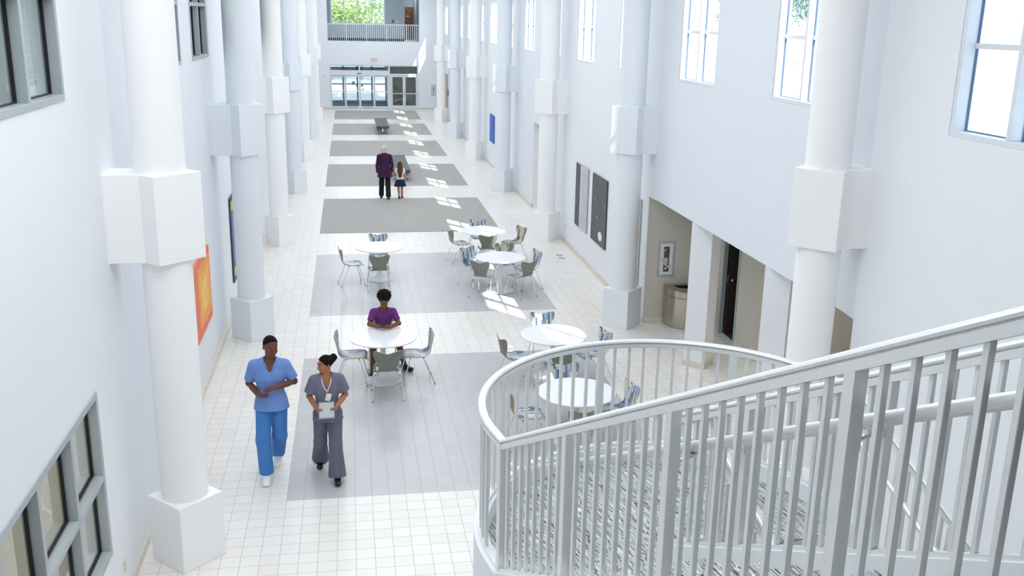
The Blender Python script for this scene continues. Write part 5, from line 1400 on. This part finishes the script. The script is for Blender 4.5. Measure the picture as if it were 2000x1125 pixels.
shoe('shoe', (-0.12, 0.31, 0.105), (-0.13, 0.085, 0.04), 0.043, bsh, o)
shoe('shoe', (0.10, -0.155, 0.04), (0.108, -0.40, 0.036), 0.043, bsh, o)
def bun(T_, c, R, s):
    T_.ell(c+R@(A_((0, 0.135, 0.055))*s), A_((0.052, 0.05, 0.052))*s, 0.012, R, noise=(0.007, 95)); T_.ell(c+R@(A_((0, 0.09, 0.03))*s), A_((0.05, 0.05, 0.05))*s, 0.03, R)
cap_hair('hair', o, K, hblk, 0.0045, 0.008, (0, -0.045, 0.05), (0, 0.80, 0.58), bun, (0.0012, 140))
# lanyard and badge lie on her top
pink = pbr('pink lanyard ribbon', lin((226, 190, 198)), 0.7, var=0.02)
mb = MB()
for sx in (-1, 1):
    P = [(sx*0.055, 0.02, 1.395), (sx*0.066, -0.035, 1.375), (sx*0.058, -0.085, 1.335), (sx*0.042, -0.122, 1.285), (sx*0.022, -0.137, 1.235), (0.008, -0.142, 1.195)]
    mb.sweep(P, [(-0.008, -0.0015), (0.008, -0.0015), (0.008, 0.0015), (-0.008, 0.0015)], up=(0, -1, 0.4))
ly = mb.build('lanyard', pink, o)
mb = MB(); mb.obox((0.018, -0.168, 1.135), (1, 0.0, -0.25), (0, 1, 0.12), (0.25, -0.12, 1), 0.033, 0.0025, 0.052); bd = mb.build('badge', M['signwhite'], ly, bevel=0.003)
mb = MB(); mb.obox((0.012, -0.1715, 1.16), (1, 0.0, -0.25), (0, 1, 0.12), (0.25, -0.12, 1), 0.026, 0.0015, 0.012); mb.build('badge_stripe', pbr('badge blue', lin((120, 160, 214)), 0.5), bd)
t = thing('tablet', 'grey tablet held in both hands by the woman in grey scrubs', 'tablet', (-0.36-0.005*0.975, 11.45-0.262*0.975, 0.975))
tx, tn = Vector((1, 0.02, 0.02)).normalized(), Vector((0.0, -0.55, 0.83)).normalized(); ty = tn.cross(tx)
MB().obox((0, 0, 0), tx, ty, tn, 0.095, 0.122, 0.0045).build('case', pbr('grey tablet case', lin((150, 154, 158)), 0.5), t, bevel=0.004)
MB().obox(tn*0.0050, tx, ty, tn, 0.084, 0.106, 0.0012).build('screen', pbr('grey tablet screen', lin((176, 182, 186)), 0.15, var=0.02), t)
# young man at the table, texting
J = dict(pelvis=(0.0, 0.02, 0.545), chest=(0.005, -0.10, 0.83), neck=(0.01, -0.155, 1.015), head=(0.02, -0.215, 1.165),
         shL=(-0.155, -0.135, 0.965), shR=(0.165, -0.135, 0.965), elL=(-0.222, -0.225, 0.785), elR=(0.252, -0.225, 0.785), wrL=(-0.085, -0.36, 0.785), wrR=(0.10, -0.38, 0.78),
         hipL=(-0.09, 0.0, 0.53), knL=(-0.16, -0.43, 0.55), anL=(-0.19, -0.42, 0.09), toeL=(-0.2, -0.54, 0.04),
         hipR=(0.09, 0.0, 0.53), knR=(0.22, -0.40, 0.55), anR=(0.33, -0.25, 0.09), toeR=(0.40, -0.33, 0.04))
spec = dict(s=0.93, hs=0.98, turn=(-4, 27, 0), w=0.86, skin=skin('warm brown skin', (128, 82, 56)), brow=browd, lip=lipd, closed=True,
            hands={'L': ((0.72, -0.60, 0.32), (0.45, 0.72, 0.3), -1, [0.6, 0.9, 1.0, 1.1]), 'R': ((-0.72, -0.55, 0.18), (-0.35, 0.72, 0.45), 1, [0.5, 0.8, 0.9, 1.0])})
o, K = person('young man in a purple tee seated at the white table, texting', (0.455, 15.42, 0.0), 0.0, J, spec)
pt = cloth('purple jersey', (112, 52, 122), 0.35, 12)
top_garment('tee_shirt', o, K, pt, 0.005, (A_((0, 0.03, 0.50)), A_((0, -0.2, 1))), sleeve=0.74, inf=0.009, cuff=0.058, vneck=False)
trousers('shorts', o, K, cloth('dark shorts', (52, 40, 44)), 0.007, (0.10, 0.085, 0.08), short=0.78, waist=0.05)
shoe('shoe', (-0.175, -0.365, 0.045), (-0.21, -0.60, 0.04), 0.047, bsh, o); shoe('shoe', (0.295, -0.215, 0.045), (0.46, -0.41, 0.04), 0.047, bsh, o)
T_ = Sdf(); c, R, s = K['hd'], K['R'], K['hs']
T_.ell(c+R@(A_((0, 0.05, 0.082))*s), A_((0.118, 0.118, 0.10))*s, 0.02, R, noise=(0.007, 110))
T_.ell(c+R@(A_((0, -0.125, -0.005))*s), A_((0.075, 0.085, 0.08))*s, 0.01, R, sub=True)
body_obj('hair', T_.mesh(0.005), hairm('black curls', (24, 20, 19)), o)
t = thing('phone', 'dark phone held by the young man in the purple tee', 'phone', (0.45, 15.42-0.455, 0.855))
px_, pn_ = Vector((1, 0, 0.05)).normalized(), Vector((0, 0.72, 0.69)).normalized(); py_ = pn_.cross(px_)
MB().obox((0, 0, 0), px_, py_, pn_, 0.036, 0.072, 0.004).build('case', M['black'], t, bevel=0.003)
MB().obox(pn_*0.0045, px_, py_, pn_, 0.032, 0.066, 0.0008).build('screen', pbr('phone glass', lin((40, 48, 58)), 0.08, var=0), t)
MB().obox(pn_*-0.0045+py_*0.05+px_*-0.018, px_, py_, pn_, 0.010, 0.012, 0.0015).build('camera_bump', M['steel'], t)
# white-haired person in a purple coat, walking away hand in hand with the girl (both face the far doors)
J = dict(pelvis=(0.0, 0.0, 0.92), chest=(0.0, -0.02, 1.22), neck=(0.0, -0.015, 1.40), head=(0.012, -0.03, 1.565),
         shL=(-0.18, 0.0, 1.355), shR=(0.18, 0.0, 1.355), elL=(-0.235, 0.03, 1.08), elR=(0.235, 0.03, 1.07), wrL=(-0.225, -0.05, 0.85), wrR=(0.225, -0.03, 0.83),
         hipL=(-0.085, 0.0, 0.88), knL=(-0.095, 0.02, 0.48), anL=(-0.10, 0.22, 0.11), toeL=(-0.10, 0.10, 0.04),
         hipR=(0.085, 0.0, 0.88), knR=(0.10, -0.10, 0.48), anR=(0.11, -0.17, 0.09), toeR=(0.11, -0.29, 0.04))
fair = skin('fair skin', (214, 160, 134)); browl = pbr('light brow', lin((150, 140, 130)), 0.8, var=0)
spec = dict(s=0.95, hs=0.95, turn=(-8, 4, 0), skin=fair, brow=browl, lip=skin('pink lips', (186, 110, 104)),
            hands={'L': ((-0.12, -0.1, -1), (0.5, 0.3, 0), -1, 0.9), 'R': ((0.0, -0.15, -1), (-1, 0.2, 0), 1, 0.6)})
o, K = person('white-haired person in a long purple coat walking away, holding the girl\'s hand', (1.05, 30.80, 0.0), PI, J, spec, h=0.007)
top_garment('coat', o, K, cloth('dark purple wool', (62, 34, 66)), 0.008, (A_((0, 0, 0.70)), A_((0, 0, 1))), inf=0.022, vneck=False, long=True, hemr=(0.15, 0.235, 1.35))
trousers('trousers', o, K, cloth('black trouser cloth', (32, 32, 36)), 0.008, (0.10, 0.082, 0.085))
shoe('shoe', (-0.10, 0.27, 0.085), (-0.10, 0.03, 0.04), 0.045, bsh, o, 0.008); shoe('shoe', (0.11, -0.115, 0.042), (0.112, -0.37, 0.04), 0.045, bsh, o, 0.008)
T_ = Sdf(); c, R, s = K['hd'], K['R'], K['hs']
T_.ell(c+R@(A_((0, 0.03, 0.035))*s), A_((0.118, 0.122, 0.118))*s, 0.02, R, noise=(0.009, 70)); T_.ell(c+R@(A_((0, 0.06, -0.05))*s), A_((0.10, 0.075, 0.075))*s, 0.03, R, noise=(0.006, 80))
T_.ell(c+R@(A_((0, -0.115, -0.035))*s), A_((0.065, 0.06, 0.09))*s, 0.01, R, sub=True)
body_obj('hair', T_.mesh(0.007), hairm('white hair', (206, 206, 206)), o)
# girl
J = dict(pelvis=(0.0, 0.0, 0.625), chest=(0.0, -0.01, 0.83), neck=(0.0, -0.005, 0.955), head=(0.0, -0.02, 1.075),
         shL=(-0.115, 0.0, 0.92), shR=(0.115, 0.0, 0.92), elL=(-0.155, 0.02, 0.74), elR=(0.175, 0.02, 0.79), wrL=(-0.17, -0.02, 0.57), wrR=(0.205, -0.01, 0.735),
         hipL=(-0.058, 0.0, 0.60), knL=(-0.06, -0.03, 0.325), anL=(-0.065, -0.07, 0.065), toeL=(-0.065, -0.15, 0.03),
         hipR=(0.058, 0.0, 0.60), knR=(0.05, 0.0, 0.325), anR=(0.035, 0.10, 0.08), toeR=(0.035, 0.02, 0.03))
spec = dict(s=0.66, hs=0.84, hands_s=0.66, turn=(4, 2, 0), skin=skin('light tan skin', (204, 146, 112)), brow=browd, lip=skin('pink lips b', (186, 110, 104)),
            hands={'L': ((-0.1, -0.1, -1), (1, 0.2, 0), -1, 0.7), 'R': ((0.75, -0.1, 0.62), (-0.1, -1, 0.1), 1, 0.7)})
o, K = person('girl with long brown hair, white tee and navy skirt walking away', (1.53, 30.82, 0.0), PI, J, spec, h=0.0065)
top_garment('tee_shirt', o, K, cloth('white jersey', (232, 234, 240), 0.25), 0.0065, (A_((0, 0, 0.60)), A_((0, 0, 1))), sleeve=0.55, inf=0.012, cuff=0.064, vneck=False)
mb = MB(); n = 72; prof = [(0.098, 0.66, 0.0), (0.118, 0.60, 0.02), (0.15, 0.50, 0.05), (0.178, 0.405, 0.07)]
for r, z, am in prof:
    for i in range(n):
        a = 2*PI*i/n; q = r*(1+am*(1 if i % 4 in (0, 1) else -1)); mb.v.append((q*math.cos(a)*1.04, q*math.sin(a)*0.85, z))
for j in range(3):
    for i in range(n): mb.f.append((j*n+i, j*n+(i+1) % n, (j+1)*n+(i+1) % n, (j+1)*n+i)); mb.mi.append(0)
mb.f.append(tuple(range(n))); mb.mi.append(0); mb.f.append(tuple(range(4*n-1, 3*n-1, -1))); mb.mi.append(0)
mb.build('skirt', cloth('navy skirt', (32, 44, 74), 0.1), o)
shoe('shoe', (-0.065, -0.035, 0.033), (-0.066, -0.205, 0.03), 0.033, bsh, o, 0.006); shoe('shoe', (0.034, 0.135, 0.062), (0.036, -0.035, 0.032), 0.033, bsh, o, 0.006)
T_ = Sdf(); c, R, s = K['hd'], K['R'], K['hs']
T_.ell(c+R@(A_((0, 0.014, 0.032))*s), A_((0.074, 0.094, 0.088))*s+0.012, 0.02, R); T_.half(c+R@(A_((0, -0.05, 0.0))*s), R@A_((0, 0.88, 0.47)))
T_.chain([c+A_((0, 0.05, 0.0)), c+A_((0, 0.085, -0.15)), A_((0.0, 0.098, 0.76)), A_((0.0, 0.092, 0.69))], [0.085, 0.082, 0.055, 0.02], 0.03, flat=(0, 1, 0.1), fs=1.9)
body_obj('hair', T_.mesh(0.006), hairm('brown hair', (98, 66, 48)), o)
